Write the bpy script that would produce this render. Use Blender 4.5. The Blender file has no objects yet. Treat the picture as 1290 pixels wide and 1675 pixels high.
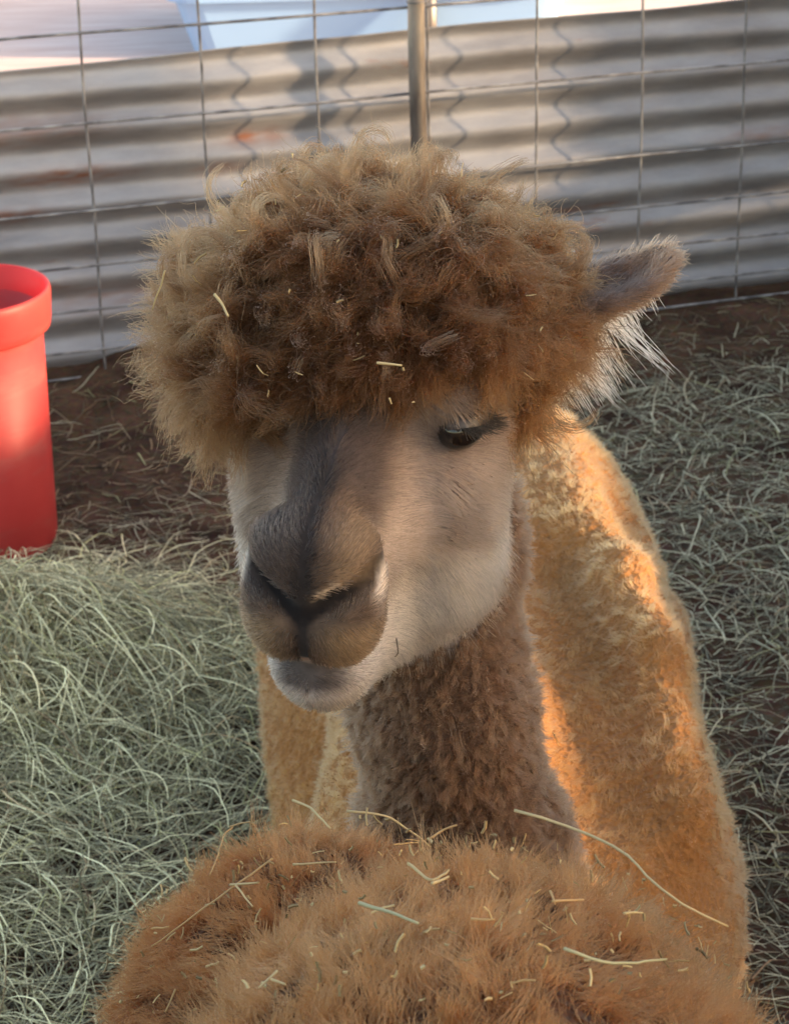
import bpy, math, random
import numpy as np
from mathutils import Matrix, Vector

rng = np.random.default_rng(7)
random.seed(7)
S = bpy.context.scene
C = S.collection

# ------------------------------------------------------------------ camera
CAM_H = 1.37
PITCH, ROLL = math.radians(23.2), math.radians(-1.45)
FPX = 3700.0                                   # focal length in photo pixels (1290 x 1675)
c_, s_ = math.cos(PITCH), math.sin(PITCH)
FW = np.array([0, c_, -s_]); UP0 = np.array([0, s_, c_]); RT0 = np.array([1.0, 0, 0])
RT = RT0 * math.cos(ROLL) + UP0 * math.sin(ROLL)
UP = UP0 * math.cos(ROLL) - RT0 * math.sin(ROLL)
CAM = np.array([0, 0, CAM_H])
cd = bpy.data.cameras.new('camera')
cam = bpy.data.objects.new('camera', cd); C.objects.link(cam)
m = Matrix.Identity(4)
for i in range(3):
    m[i][0], m[i][1], m[i][2], m[i][3] = RT[i], UP[i], -FW[i], CAM[i]
cam.matrix_world = m
cd.sensor_fit = 'VERTICAL'; cd.sensor_height = 24
cd.lens = 24 * FPX / 1675
cd.clip_start = 0.02; cd.clip_end = 500
cd.dof.use_dof = True; cd.dof.focus_distance = 1.33; cd.dof.aperture_fstop = 20
S.camera = cam

# ------------------------------------------------------------------ light
SUN_AZ = np.array([0.9752, -0.2212]); SUN_EL = math.radians(12)
w = bpy.data.worlds.new('World'); S.world = w; w.use_nodes = True
nt = w.node_tree; nt.nodes.clear()
sky = nt.nodes.new('ShaderNodeTexSky'); sky.sky_type = 'NISHITA'; sky.sun_disc = False
sky.sun_elevation = SUN_EL
sky.sun_rotation = math.atan2(SUN_AZ[0], SUN_AZ[1])
sky.dust_density = 2.0; sky.ozone_density = 0.8
bg = nt.nodes.new('ShaderNodeBackground'); bg.inputs['Strength'].default_value = 0.15
wo = nt.nodes.new('ShaderNodeOutputWorld')
nt.links.new(sky.outputs[0], bg.inputs[0]); nt.links.new(bg.outputs[0], wo.inputs[0])
ld = bpy.data.lights.new('sun', 'SUN'); ld.energy = 3.2; ld.angle = math.radians(2.4); ld.color = (1.0, 0.80, 0.55)
sun = bpy.data.objects.new('sun', ld); C.objects.link(sun)
sd = Vector((SUN_AZ[0] * math.cos(SUN_EL), SUN_AZ[1] * math.cos(SUN_EL), math.sin(SUN_EL)))
sun.rotation_euler = sd.to_track_quat('Z', 'Y').to_euler(); sun.location = (6, 1, 4)
S.view_settings.view_transform = 'Standard'; S.view_settings.look = 'None'
S.view_settings.gamma = 1; S.view_settings.use_curve_mapping = False
S.view_settings.exposure = 2.22
S.view_settings.use_white_balance = True; S.view_settings.white_balance_temperature = 7300; S.view_settings.white_balance_tint = 13
S.cycles.use_denoising = True
S.cycles.max_bounces = 8; S.cycles.transparent_max_bounces = 8
S.cycles_curves.shape = 'RIBBONS'; S.cycles_curves.subdivisions = 2

# ------------------------------------------------------------------ helpers
def W(u, v, d):
    """world point at photo pixel (u, v), d metres along the view axis"""
    return CAM + FW * d + RT * ((u - 645) / FPX * d) - UP * ((v - 837.5) / FPX * d)
def WZ(u, v, z):
    """world point where the ray of a photo pixel meets height z"""
    r = W(u, v, 1) - CAM
    return CAM + r * ((z - CAM_H) / r[2])

def tag(o, label=None, cat=None, group=None, kind=None):
    for k, v in (('label', label), ('category', cat), ('group', group), ('kind', kind)):
        if v: o[k] = v
    return o
def empty(name, loc):
    o = bpy.data.objects.new(name, None); C.objects.link(o); o.location = loc
    o.empty_display_size = 0.1
    return o
def link(name, data, parent=None):
    o = bpy.data.objects.new(name, data); C.objects.link(o)
    if parent is not None:
        o.parent = parent; o.matrix_parent_inverse = Matrix.Translation(parent.location).inverted()
    return o
def mesh_obj(name, v, f, mat=None, parent=None, smooth=False):
    me = bpy.data.meshes.new(name)
    me.from_pydata([tuple(p) for p in v], [], f)
    if smooth: me.polygons.foreach_set('use_smooth', [True] * len(me.polygons))
    if mat: me.materials.append(mat)
    me.update()
    return link(name, me, parent)
def np_mesh(name, v, q, mat=None, parent=None, smooth=True):
    """fast mesh from numpy arrays; q is (n,k) with k 3 or 4"""
    me = bpy.data.meshes.new(name); k = q.shape[1]
    me.vertices.add(len(v)); me.vertices.foreach_set('co', np.ascontiguousarray(v, dtype=np.float32).ravel())
    me.loops.add(q.size); me.loops.foreach_set('vertex_index', np.ascontiguousarray(q, dtype=np.int32).ravel())
    me.polygons.add(len(q)); me.polygons.foreach_set('loop_start', np.arange(0, q.size, k, dtype=np.int32))
    me.update(calc_edges=True)
    if smooth: me.polygons.foreach_set('use_smooth', np.ones(len(q), dtype=bool))
    if mat: me.materials.append(mat)
    me.validate(); me.update()
    return link(name, me, parent)
def unit(a):
    return a / (np.linalg.norm(a, axis=-1, keepdims=True) + 1e-12)
def vcol(o, col, name='col', alpha=1.0):
    a = o.data.attributes.new(name, 'FLOAT_COLOR', 'POINT')
    c4 = np.ones((len(col), 4), dtype=np.float32); c4[:, :3] = col; c4[:, 3] = alpha
    a.data.foreach_set('color', c4.ravel())

_P = rng.permutation(512); _P = np.concatenate([_P, _P, _P]).astype(np.int64)
_G = unit(rng.normal(size=(512, 3)))
def pnoise(p):
    """gradient noise, roughly -1..1"""
    p = np.asarray(p, dtype=np.float64)
    i = np.floor(p).astype(np.int64); f = p - i; i &= 511
    u = f * f * f * (f * (f * 6 - 15) + 10)
    out = 0
    for dx in (0, 1):
        wx = u[..., 0] if dx else 1 - u[..., 0]
        for dy in (0, 1):
            wy = u[..., 1] if dy else 1 - u[..., 1]
            for dz in (0, 1):
                wz = u[..., 2] if dz else 1 - u[..., 2]
                h = _P[_P[_P[(i[..., 0] + dx) & 511] + ((i[..., 1] + dy) & 511)] + ((i[..., 2] + dz) & 511)]
                g = _G[h]
                out = out + wx * wy * wz * (g[..., 0] * (f[..., 0] - dx) + g[..., 1] * (f[..., 1] - dy) + g[..., 2] * (f[..., 2] - dz))
    return out * 1.6
def noise3(p, s):
    """vector noise"""
    return np.stack([pnoise(p * s + 11.3), pnoise(p * s + 47.7), pnoise(p * s + 91.1)], -1)
def fbm(p, s, o=3):
    r, a = 0, 1.0
    for k in range(o):
        r = r + a * pnoise(p * s * 2 ** k + 7.7 * k); a *= 0.5
    return r
def sstep(a, b, x):
    t = np.clip((x - a) / (b - a), 0, 1); return t * t * (3 - 2 * t)

# signed distance pieces
def ell(p, c, r, A=None):
    q = p - c
    if A is not None: q = q @ A
    r = np.asarray(r, dtype=np.float64)
    k0 = np.linalg.norm(q / r, axis=-1); k1 = np.linalg.norm(q / (r * r), axis=-1)
    return k0 * (k0 - 1) / (k1 + 1e-9)
def rcone(p, a, b, ra, rb):
    a = np.asarray(a, dtype=float); ba = np.asarray(b, dtype=float) - a
    t = np.clip(((p - a) @ ba) / (ba @ ba), 0, 1)
    return np.linalg.norm(p - a - t[..., None] * ba, axis=-1) - (ra + (rb - ra) * t)
def smin(a, b, k):
    h = np.maximum(k - np.abs(a - b), 0) / k
    return np.minimum(a, b) - h * h * k * 0.25
def smax(a, b, k):
    return -smin(-a, -b, k)

def surface_nets(fn, lo, hi, h):
    """mesh the zero level of fn inside the box, fine step h, evaluated only near the surface"""
    lo = np.asarray(lo, float); hi = np.asarray(hi, float)
    K = 4
    nc = np.ceil((hi - lo) / (h * K)).astype(int) + 1
    ax = [lo[i] + np.arange(nc[i]) * h * K for i in range(3)]
    G = np.stack(np.meshgrid(*ax, indexing='ij'), -1)
    Fc = fn(G.reshape(-1, 3)).reshape(nc)
    n = nc * K
    F = np.repeat(np.repeat(np.repeat(Fc, K, 0), K, 1), K, 2).astype(np.float32)
    near = np.abs(F) < h * K * 3.2
    idx = np.argwhere(near)
    F[near] = fn(lo + idx * h)
    ins = F < 0
    ctr = np.zeros(tuple(n - 1), dtype=np.int8)
    for a in (0, 1):
        for b in (0, 1):
            for c in (0, 1):
                ctr += ins[a:n[0] - 1 + a, b:n[1] - 1 + b, c:n[2] - 1 + c]
    act = (ctr > 0) & (ctr < 8)
    cells = np.argwhere(act)
    vid = np.full(act.shape, -1, dtype=np.int64); vid[act] = np.arange(len(cells))
    acc = np.zeros((len(cells), 3)); cnt = np.zeros(len(cells))
    corners = [(a, b, c) for a in (0, 1) for b in (0, 1) for c in (0, 1)]
    val = {k: F[cells[:, 0] + k[0], cells[:, 1] + k[1], cells[:, 2] + k[2]] for k in corners}
    for k in corners:
        for d in range(3):
            if k[d] == 0:
                k2 = list(k); k2[d] = 1; k2 = tuple(k2)
                a, b = val[k], val[k2]
                x = (a < 0) != (b < 0)
                t = np.where(x, a / np.where(x, a - b, 1), 0)
                pt = np.array(k, float)[None] + t[:, None] * (np.array(k2) - np.array(k))[None]
                acc[x] += pt[x]; cnt[x] += 1
    v = lo + (cells + acc / np.maximum(cnt, 1)[:, None]) * h
    quads = []
    for d in range(3):
        s0 = [slice(0, n[i] - 1) for i in range(3)]
        sl1 = list(s0); sl1[d] = slice(1, n[d])
        e0 = ins[tuple(s0)]; e1 = ins[tuple(sl1)]
        x = e0 != e1
        o1, o2 = (d + 1) % 3, (d + 2) % 3
        e = np.argwhere(x)
        e = e[(e[:, o1] > 0) & (e[:, o2] > 0)]
        fl = e0[e[:, 0], e[:, 1], e[:, 2]]
        def g(da, db):
            q = e.copy(); q[:, o1] -= da; q[:, o2] -= db
            return vid[q[:, 0], q[:, 1], q[:, 2]]
        a, b, c, dd = g(0, 0), g(1, 0), g(1, 1), g(0, 1)
        q = np.stack([a, b, c, dd], 1)
        q[~fl] = q[~fl][:, ::-1]
        q = q[(q >= 0).all(1)]
        quads.append(q)
    return v, np.concatenate(quads)
def relax(v, q, it=2, lam=0.5):
    e = np.concatenate([q[:, [0, 1]], q[:, [1, 2]], q[:, [2, 3]], q[:, [3, 0]]])
    for _ in range(it):
        s = np.zeros_like(v); n = np.zeros(len(v))
        for a, b in ((0, 1), (1, 0)):
            for k in range(3): s[:, k] += np.bincount(e[:, a], v[e[:, b], k], len(v))
            n += np.bincount(e[:, a], minlength=len(v))
        v = v + lam * (s / np.maximum(n, 1)[:, None] - v)
    return v
def vnormals(v, q):
    fn_ = np.cross(v[q[:, 2]] - v[q[:, 0]], v[q[:, 3]] - v[q[:, 1]])
    n = np.zeros_like(v)
    for j in range(4):
        for k in range(3): n[:, k] += np.bincount(q[:, j], fn_[:, k], len(v))
    return unit(n)
def scatter(v, q, nrm, count, weight):
    """random points on the quads, density by weight (per face); returns points, normals"""
    ar = 0.5 * np.linalg.norm(np.cross(v[q[:, 2]] - v[q[:, 0]], v[q[:, 3]] - v[q[:, 1]]), axis=1) * weight
    p = ar / ar.sum()
    f = rng.choice(len(q), count, p=p)
    a, b = rng.random(count), rng.random(count)
    wts = np.stack([(1 - a) * (1 - b), a * (1 - b), a * b, (1 - a) * b], 1)
    pts = (v[q[f]] * wts[..., None]).sum(1); ns = unit((nrm[q[f]] * wts[..., None]).sum(1))
    return pts, ns

def hair(name, P_, rad, col, mat, parent, kind=None):
    """P_ (n,k,3) points, rad (n,k) or (k,), col (n,k,3)"""
    n, k = P_.shape[:2]
    hc = bpy.data.hair_curves.new(name)
    hc.add_curves([k] * n)
    off = np.array(parent.location) if parent is not None else 0
    hc.position_data.foreach_set('vector', P_.astype(np.float32).ravel())
    a = hc.attributes.new('radius', 'FLOAT', 'POINT') if 'radius' not in hc.attributes else hc.attributes['radius']
    a.data.foreach_set('value', np.broadcast_to(rad, (n, k)).astype(np.float32).ravel())
    a = hc.attributes.new('col', 'FLOAT_COLOR', 'POINT')
    c4 = np.ones((n, k, 4), dtype=np.float32); c4[..., :3] = np.clip(col, 0, 1)
    a.data.foreach_set('color', c4.ravel())
    hc.materials.append(mat)
    o = link(name, hc, parent)
    if kind: o['kind'] = kind
    return o

# ------------------------------------------------------------------ materials
def new_mat(name):
    mt = bpy.data.materials.new(name); mt.use_nodes = True
    nt = mt.node_tree; nt.nodes.clear()
    out = nt.nodes.new('ShaderNodeOutputMaterial')
    return mt, nt, out
def N(nt, t, **kw):
    n = nt.nodes.new(t)
    for k, v in kw.items():
        if k.startswith('i_'):
            key = k[2:]; n.inputs[int(key) if key.isdigit() else key.replace('_', ' ')].default_value = v
        else: setattr(n, k, v)
    return n
def fur_mat(name, rough=0.62):
    mt, nt, out = new_mat(name)
    at = N(nt, 'ShaderNodeAttribute', attribute_name='col')
    h = N(nt, 'ShaderNodeBsdfHairPrincipled')
    try: h.model = 'CHIANG'
    except Exception: pass
    h.parametrization = 'COLOR'
    h.inputs['IOR'].default_value = 1.27; h.inputs['Roughness'].default_value = rough; h.inputs['Radial Roughness'].default_value = 0.6
    nt.links.new(at.outputs['Color'], h.inputs['Color']); nt.links.new(h.outputs[0], out.inputs[0])
    return mt
def attr_mat(name, rough=0.8, spec=0.2):
    mt, nt, out = new_mat(name)
    at = N(nt, 'ShaderNodeAttribute', attribute_name='col')
    b = N(nt, 'ShaderNodeBsdfPrincipled'); b.inputs['Roughness'].default_value = rough
    b.inputs['Specular IOR Level'].default_value = spec
    nt.links.new(at.outputs['Color'], b.inputs['Base Color']); nt.links.new(b.outputs[0], out.inputs[0])
    return mt
def plain_mat(name, col, rough=0.5, metal=0.0, spec=0.5):
    mt, nt, out = new_mat(name)
    b = N(nt, 'ShaderNodeBsdfPrincipled'); b.inputs['Base Color'].default_value = (*col, 1)
    b.inputs['Roughness'].default_value = rough; b.inputs['Metallic'].default_value = metal
    b.inputs['Specular IOR Level'].default_value = spec
    nt.links.new(b.outputs[0], out.inputs[0])
    return mt
def coat_mat(name, s1, s2, depth):
    """skin under the fleece: colour from the coat, fine nubbly relief"""
    mt, nt, out = new_mat(name)
    at = N(nt, 'ShaderNodeAttribute', attribute_name='col'); tc = N(nt, 'ShaderNodeTexCoord')
    a = N(nt, 'ShaderNodeTexNoise', i_Scale=s1, i_Detail=5.0, i_Roughness=0.7)
    v = N(nt, 'ShaderNodeTexVoronoi', i_Scale=s2)
    ad = N(nt, 'ShaderNodeMath', operation='ADD'); bp = N(nt, 'ShaderNodeBump', i_Strength=0.6, i_Distance=depth)
    hs = N(nt, 'ShaderNodeHueSaturation'); mr = N(nt, 'ShaderNodeMapRange'); mr.inputs[1].default_value = 0.3; mr.inputs[2].default_value = 0.7; mr.inputs[3].default_value = 0.72; mr.inputs[4].default_value = 1.25
    b = N(nt, 'ShaderNodeBsdfPrincipled', i_Roughness=0.95); b.inputs['Specular IOR Level'].default_value = 0.05
    b.inputs['Sheen Weight'].default_value = 0.06; b.inputs['Sheen Roughness'].default_value = 0.6
    for x in (a, v): nt.links.new(tc.outputs['Object'], x.inputs['Vector'])
    nt.links.new(a.outputs['Fac'], ad.inputs[0]); nt.links.new(v.outputs['Distance'], ad.inputs[1]); nt.links.new(ad.outputs[0], bp.inputs['Height'])
    nt.links.new(at.outputs['Alpha'], bp.inputs['Strength']); nt.links.new(a.outputs['Fac'], mr.inputs[0]); nt.links.new(mr.outputs[0], hs.inputs['Value']); nt.links.new(at.outputs['Color'], hs.inputs['Color'])
    nt.links.new(hs.outputs[0], b.inputs['Base Color']); nt.links.new(bp.outputs[0], b.inputs['Normal']); nt.links.new(b.outputs[0], out.inputs[0])
    return mt
M_skin = coat_mat('coat_skin', 140.0, 170.0, 0.006)
M_fur = fur_mat('alpaca_fibre')
# ------------------------------------------------------------------ ground
def heap(x, y):
    """height of the loose hay and trampled dirt"""
    p = np.stack([x, y, np.zeros_like(x)], -1)
    h = 0.010 * fbm(p, 3.5, 3) + 0.006 * pnoise(p * 17) + 0.0025 * pnoise(p * 60)
    g = np.exp(-(((x + 0.52) / 0.26) ** 2 + ((y - 2.62) / 0.20) ** 2))
    g2 = np.exp(-(((x + 0.60) / 0.30) ** 2 + ((y - 2.05) / 0.25) ** 2))
    g3 = np.exp(-(((x - 0.70) / 0.35) ** 2 + ((y - 2.75) / 0.7) ** 2))
    h = h + 0.105 * g + 0.03 * g2 + 0.02 * g3
    # dirt banked up against the fence, a little mound at one stay
    t = (x + 0.506) * math.sin(YAW) - (y - 3.806) * math.cos(YAW)        # distance in front of the fence
    h = h + 0.035 * np.exp(-(np.maximum(t, 0) / 0.16) ** 2) * (0.55 + 0.6 * pnoise(p * 5 + 3))
    h = h + 0.03 * np.exp(-(((x + 0.40) / 0.08) ** 2 + ((y - 3.78) / 0.09) ** 2))
    return h
YAW = 0.280747
FT = np.array([math.cos(YAW), math.sin(YAW), 0]); FN = np.array([math.sin(YAW), -math.cos(YAW), 0])
F0 = np.array([-0.50606, 3.80589, 0])

mt, nt, out = new_mat('trampled_dirt')
tc = N(nt, 'ShaderNodeTexCoord')
n1 = N(nt, 'ShaderNodeTexNoise', i_Scale=9.0, i_Detail=8.0, i_Roughness=0.65)
n2 = N(nt, 'ShaderNodeTexNoise', i_Scale=85.0, i_Detail=6.0, i_Roughness=0.7)
r1 = N(nt, 'ShaderNodeValToRGB')
r1.color_ramp.elements[0].position = 0.32; r1.color_ramp.elements[0].color = (0.036, 0.017, 0.010, 1)
r1.color_ramp.elements[1].position = 0.72; r1.color_ramp.elements[1].color = (0.165, 0.086, 0.048, 1)
mx = N(nt, 'ShaderNodeMix', data_type='RGBA', blend_type='OVERLAY'); mx.inputs[0].default_value = 0.8
b = N(nt, 'ShaderNodeBsdfPrincipled', i_Roughness=0.95); b.inputs['Specular IOR Level'].default_value = 0.15
bp = N(nt, 'ShaderNodeBump', i_Strength=0.9, i_Distance=0.008)
for x in (n1, n2): nt.links.new(tc.outputs['Object'], x.inputs['Vector'])
nt.links.new(n1.outputs['Fac'], r1.inputs[0]); nt.links.new(r1.outputs[0], mx.inputs[6]); nt.links.new(n2.outputs['Color'], mx.inputs[7])
nt.links.new(mx.outputs[2], b.inputs['Base Color']); nt.links.new(n2.outputs['Fac'], bp.inputs['Height'])
nt.links.new(bp.outputs[0], b.inputs['Normal']); nt.links.new(b.outputs[0], out.inputs[0])
M_dirt = mt

def grid_mesh(name, xs, ys, fz, mat):
    X, Y = np.meshgrid(xs, ys, indexing='ij'); Z = fz(X.ravel(), Y.ravel())
    v = np.stack([X.ravel(), Y.ravel(), Z], 1)
    nx, ny = len(xs), len(ys)
    i = (np.arange(nx - 1)[:, None] * ny + np.arange(ny - 1)[None]).ravel()
    q = np.stack([i, i + ny, i + ny + 1, i + 1], 1)
    o = np_mesh(name, v, q, mat); o['kind'] = 'structure'
    return o
def spread(a, b, fine0, fine1, step, big):
    xs = list(np.arange(fine0, fine1, step))
    x, s = fine0, step
    left = []
    while x > a: s *= 1.5; x -= s; left.append(x)
    x, s = xs[-1], step; right = []
    while x < b: s *= 1.5; x += s; right.append(x)
    return np.array(left[::-1] + xs + right)
gx = spread(-150, 150, -1.3, 1.5, 0.012, 0); gy = spread(-60, 300, 1.2, 4.6, 0.012, 0)
def gz(x, y):
    far = np.maximum(np.abs(x) - 2.0, 0) + np.maximum(y - 5, 0) + np.maximum(0.5 - y, 0)
    return heap(x, y) * np.exp(-far)
grid_mesh('ground', gx, gy, gz, M_dirt)

# pale sunlit yard on the far side of the fence
mt, nt, out = new_mat('pale_yard_dust')
tc = N(nt, 'ShaderNodeTexCoord'); mp = N(nt, 'ShaderNodeMapping'); mp.inputs['Scale'].default_value = (1.2, 9, 1)
n1 = N(nt, 'ShaderNodeTexNoise', i_Scale=3.0, i_Detail=8.0, i_Roughness=0.65)
r1 = N(nt, 'ShaderNodeValToRGB')
r1.color_ramp.elements[0].position = 0.3; r1.color_ramp.elements[0].color = (0.56, 0.37, 0.32, 1)
r1.color_ramp.elements[1].position = 0.7; r1.color_ramp.elements[1].color = (0.70, 0.55, 0.50, 1)
b = N(nt, 'ShaderNodeBsdfPrincipled', i_Roughness=0.9); b.inputs['Specular IOR Level'].default_value = 0.1
bp = N(nt, 'ShaderNodeBump', i_Strength=0.25, i_Distance=0.02)
nt.links.new(tc.outputs['Object'], mp.inputs[0]); nt.links.new(mp.outputs[0], n1.inputs['Vector'])
nt.links.new(n1.outputs['Fac'], r1.inputs[0]); nt.links.new(r1.outputs[0], b.inputs['Base Color'])
nt.links.new(n1.outputs['Fac'], bp.inputs['Height']); nt.links.new(bp.outputs[0], b.inputs['Normal']); nt.links.new(b.outputs[0], out.inputs[0])
yv = [F0 - FN * 0.5 + FT * a for a in (-12, 14)] + [F0 - FN * 22 + FT * a for a in (14, -12)]
o = mesh_obj('yard', [(p[0], p[1], 0.045) for p in yv] + [(p[0], p[1], -0.2) for p in yv],
             [(0, 1, 2, 3), (0, 4, 5, 1), (1, 5, 6, 2), (2, 6, 7, 3), (3, 7, 4, 0)], mt); o['kind'] = 'structure'

# ------------------------------------------------------------------ corrugated sheet
mt, nt, out = new_mat('galvanised_sheet')
tc = N(nt, 'ShaderNodeTexCoord'); mp = N(nt, 'ShaderNodeMapping'); mp.inputs['Scale'].default_value = (1.0, 1.0, 4.0)
n1 = N(nt, 'ShaderNodeTexNoise', i_Scale=4.0, i_Detail=7.0, i_Roughness=0.6)
n2 = N(nt, 'ShaderNodeTexNoise', i_Scale=2.1, i_Detail=6.0, i_Roughness=0.62)
n3 = N(nt, 'ShaderNodeTexNoise', i_Scale=60.0, i_Detail=3.0)
r1 = N(nt, 'ShaderNodeValToRGB')
r1.color_ramp.elements[0].position = 0.3; r1.color_ramp.elements[0].color = (0.23, 0.21, 0.205, 1)
r1.color_ramp.elements[1].position = 0.7; r1.color_ramp.elements[1].color = (0.43, 0.405, 0.395, 1)
r2 = N(nt, 'ShaderNodeValToRGB')      # rust only in the strongest patches
r2.color_ramp.elements[0].position = 0.66; r2.color_ramp.elements[0].color = (0, 0, 0, 1)
r2.color_ramp.elements[1].position = 0.75; r2.color_ramp.elements[1].color = (1, 1, 1, 1)
mx = N(nt, 'ShaderNodeMix', data_type='RGBA'); mx.inputs[7].default_value = (0.26, 0.085, 0.035, 1)
sx = N(nt, 'ShaderNodeMath', operation='MULTIPLY_ADD'); sx.inputs[1].default_value = -0.35; sx.inputs[2].default_value = 0.35
b = N(nt, 'ShaderNodeBsdfPrincipled')
rr = N(nt, 'ShaderNodeMapRange'); rr.inputs[3].default_value = 0.42; rr.inputs[4].default_value = 0.62
bp = N(nt, 'ShaderNodeBump', i_Strength=0.12, i_Distance=0.004)
nt.links.new(tc.outputs['Object'], mp.inputs[0])
for x in (n1, n2): nt.links.new(mp.outputs[0], x.inputs['Vector'])
nt.links.new(tc.outputs['Object'], n3.inputs['Vector'])
nt.links.new(n1.outputs['Fac'], r1.inputs[0]); nt.links.new(n2.outputs['Fac'], r2.inputs[0])
ra_ = N(nt, 'ShaderNodeAttribute', attribute_name='rust'); mxx = N(nt, 'ShaderNodeMath', operation='MAXIMUM')
nt.links.new(r2.outputs[0], mxx.inputs[0]); nt.links.new(ra_.outputs['Fac'], mxx.inputs[1])
nt.links.new(mxx.outputs[0], mx.inputs[0]); nt.links.new(r1.outputs[0], mx.inputs[6]); nt.links.new(mx.outputs[2], b.inputs['Base Color'])
nt.links.new(mxx.outputs[0], sx.inputs[0]); nt.links.new(sx.outputs[0], b.inputs['Metallic'])
nt.links.new(n1.outputs['Fac'], rr.inputs[0]); nt.links.new(rr.outputs[0], b.inputs['Roughness'])
nt.links.new(n3.outputs['Fac'], bp.inputs['Height']); nt.links.new(bp.outputs[0], b.inputs['Normal']); nt.links.new(b.outputs[0], out.inputs[0])
M_zinc = mt

def sheet(a0, a1, off, top0, top1, seed):
    na, nz = int((a1 - a0) / 0.01) + 1, 150
    aa = np.linspace(a0, a1, na); ss = np.linspace(-0.09, 1, nz)
    A, Sg = np.meshgrid(aa, ss, indexing='ij'); A, Sg = A.ravel(), Sg.ravel()
    P2 = np.stack([A, np.zeros_like(A), A * 0 + seed], -1)
    top = top0 + (top1 - top0) * (A - a0) / (a1 - a0) + 0.006 * pnoise(P2 * 2.3)
    z = Sg * top
    P3 = np.stack([A, z, A * 0 + seed], -1)
    zz = z + 0.010 * pnoise(P3 * np.array([1.3, 2.5, 1])) 
    dep = 0.0075 * np.sin(2 * math.pi * zz / 0.068) + 0.010 * pnoise(P3 * np.array([2.2, 2.0, 1])) + 0.004 * pnoise(P3 * np.array([7, 9, 1]) + 5)
    base = F0[None] + FT[None] * A[:, None] - FN[None] * (off - dep)[:, None]
    v = base.copy(); v[:, 2] = z + 0.02
    i = (np.arange(na - 1)[:, None] * nz + np.arange(nz - 1)[None]).ravel()
    q = np.stack([i, i + nz, i + nz + 1, i + 1], 1)
    o = np_mesh('corrugated_sheet', v, q, M_zinc)
    rs = np.zeros(len(A))
    for ra, rz, la, lz, am in ((-0.03, 0.345, 0.10, 0.016, 0.9), (0.305, 0.385, 0.05, 0.014, 0.9), (0.24, 0.335, 0.04, 0.012, 0.7), (-0.14, 0.285, 0.06, 0.012, 0.9), (-0.20, 0.43, 0.2, 0.03, 0.5), (0.42, 0.20, 0.08, 0.015, 0.6), (1.3, 0.30, 0.10, 0.012, 0.5), (0.05, 0.12, 0.2, 0.03, 0.35)):
        rs = np.maximum(rs, am * np.exp(-((A - ra) / la) ** 2 - ((z - rz) / lz) ** 2) * (0.75 + 0.9 * pnoise(np.stack([A * 30, z * 120, A * 0], -1))))
    vcol(o, np.repeat(np.clip(rs, 0, 1)[:, None], 3, 1), 'rust')
    sm = o.modifiers.new('thickness', 'SOLIDIFY'); sm.thickness = 0.0012
    return o
tag(sheet(-1.7, 2.6, 0.072, 0.514, 0.580, 1.0), 'long weathered corrugated metal sheet standing behind the wire panel', 'metal sheet')

# ------------------------------------------------------------------ wire panel and post
mt, nt, out = new_mat('galvanised_wire')
n1 = N(nt, 'ShaderNodeTexNoise', i_Scale=30.0, i_Detail=5.0)
r1 = N(nt, 'ShaderNodeValToRGB')
r1.color_ramp.elements[0].position = 0.35; r1.color_ramp.elements[0].color = (0.13, 0.115, 0.11, 1)
r1.color_ramp.elements[1].position = 0.7; r1.color_ramp.elements[1].color = (0.40, 0.37, 0.345, 1)
b = N(nt, 'ShaderNodeBsdfPrincipled', i_Roughness=0.5, i_Metallic=0.3)
tc = N(nt, 'ShaderNodeTexCoord'); nt.links.new(tc.outputs['Object'], n1.inputs['Vector'])
nt.links.new(n1.outputs['Fac'], r1.inputs[0]); nt.links.new(r1.outputs[0], b.inputs['Base Color']); nt.links.new(b.outputs[0], out.inputs[0])
M_wire = mt
def tube(pts, r, seg=8, cap=True):
    pts = np.asarray(pts, float); n = len(pts)
    t = unit(np.gradient(pts, axis=0))
    ref = np.array([0, 0, 1.0]) if abs(t[0][2]) < 0.8 else np.array([1.0, 0, 0])
    u = unit(np.cross(t, ref)); w_ = np.cross(t, u)
    ang = np.linspace(0, 2 * math.pi, seg, endpoint=False)
    r = np.broadcast_to(np.asarray(r, float), (n,))
    v = pts[:, None] + r[:, None, None] * (np.cos(ang)[None, :, None] * u[:, None] + np.sin(ang)[None, :, None] * w_[:, None])
    f = []
    for i in range(n - 1):
        for j in range(seg):
            k = (j + 1) % seg
            f.append((i * seg + j, i * seg + k, (i + 1) * seg + k, (i + 1) * seg + j))
    if cap: f += [tuple(range(seg))[::-1], tuple((n - 1) * seg + j for j in range(seg))]
    return v.reshape(-1, 3), f
panel = tag(empty('wire_panel', F0), 'galvanised welded wire livestock panel in front of corrugated sheet', 'wire fence')
ZR = 1.37 - 0.74382
rows = [ZR - 0.1524 * c for c in (-4, -3, -2, -1, 0, 1, 2, 2.64492, 3.16923, 3.65737, 3.9713)]
for i, z in enumerate(rows):
    a = np.linspace(-3.05, 4.2, 180)
    w1 = np.stack([a * 4, a * 0 + i * 3.3, a * 0], -1)
    pts = F0 + FT * a[:, None] + FN * (0.0032 + 0.002 * pnoise(w1))[:, None]
    pts[:, 2] = z + 0.0022 * pnoise(w1 * 0.7 + 9)
    v, f = tube(pts, 0.0027, 8); mesh_obj('line_wire', v, f, M_wire, panel, True)
for i in range(-15, 21):
    z = np.linspace(0.015, rows[0] + 0.003, 60)
    w1 = np.stack([z * 5, z * 0 + i * 3.3, z * 0 + 4], -1)
    pts = F0 + FT * (i * 0.2032 + 0.0025 * pnoise(w1))[:, None] - FN * 0.0022
    pts[:, 2] = z
    v, f = tube(pts, 0.0023, 8); mesh_obj('stay_wire', v, f, M_wire, panel, True)

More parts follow.
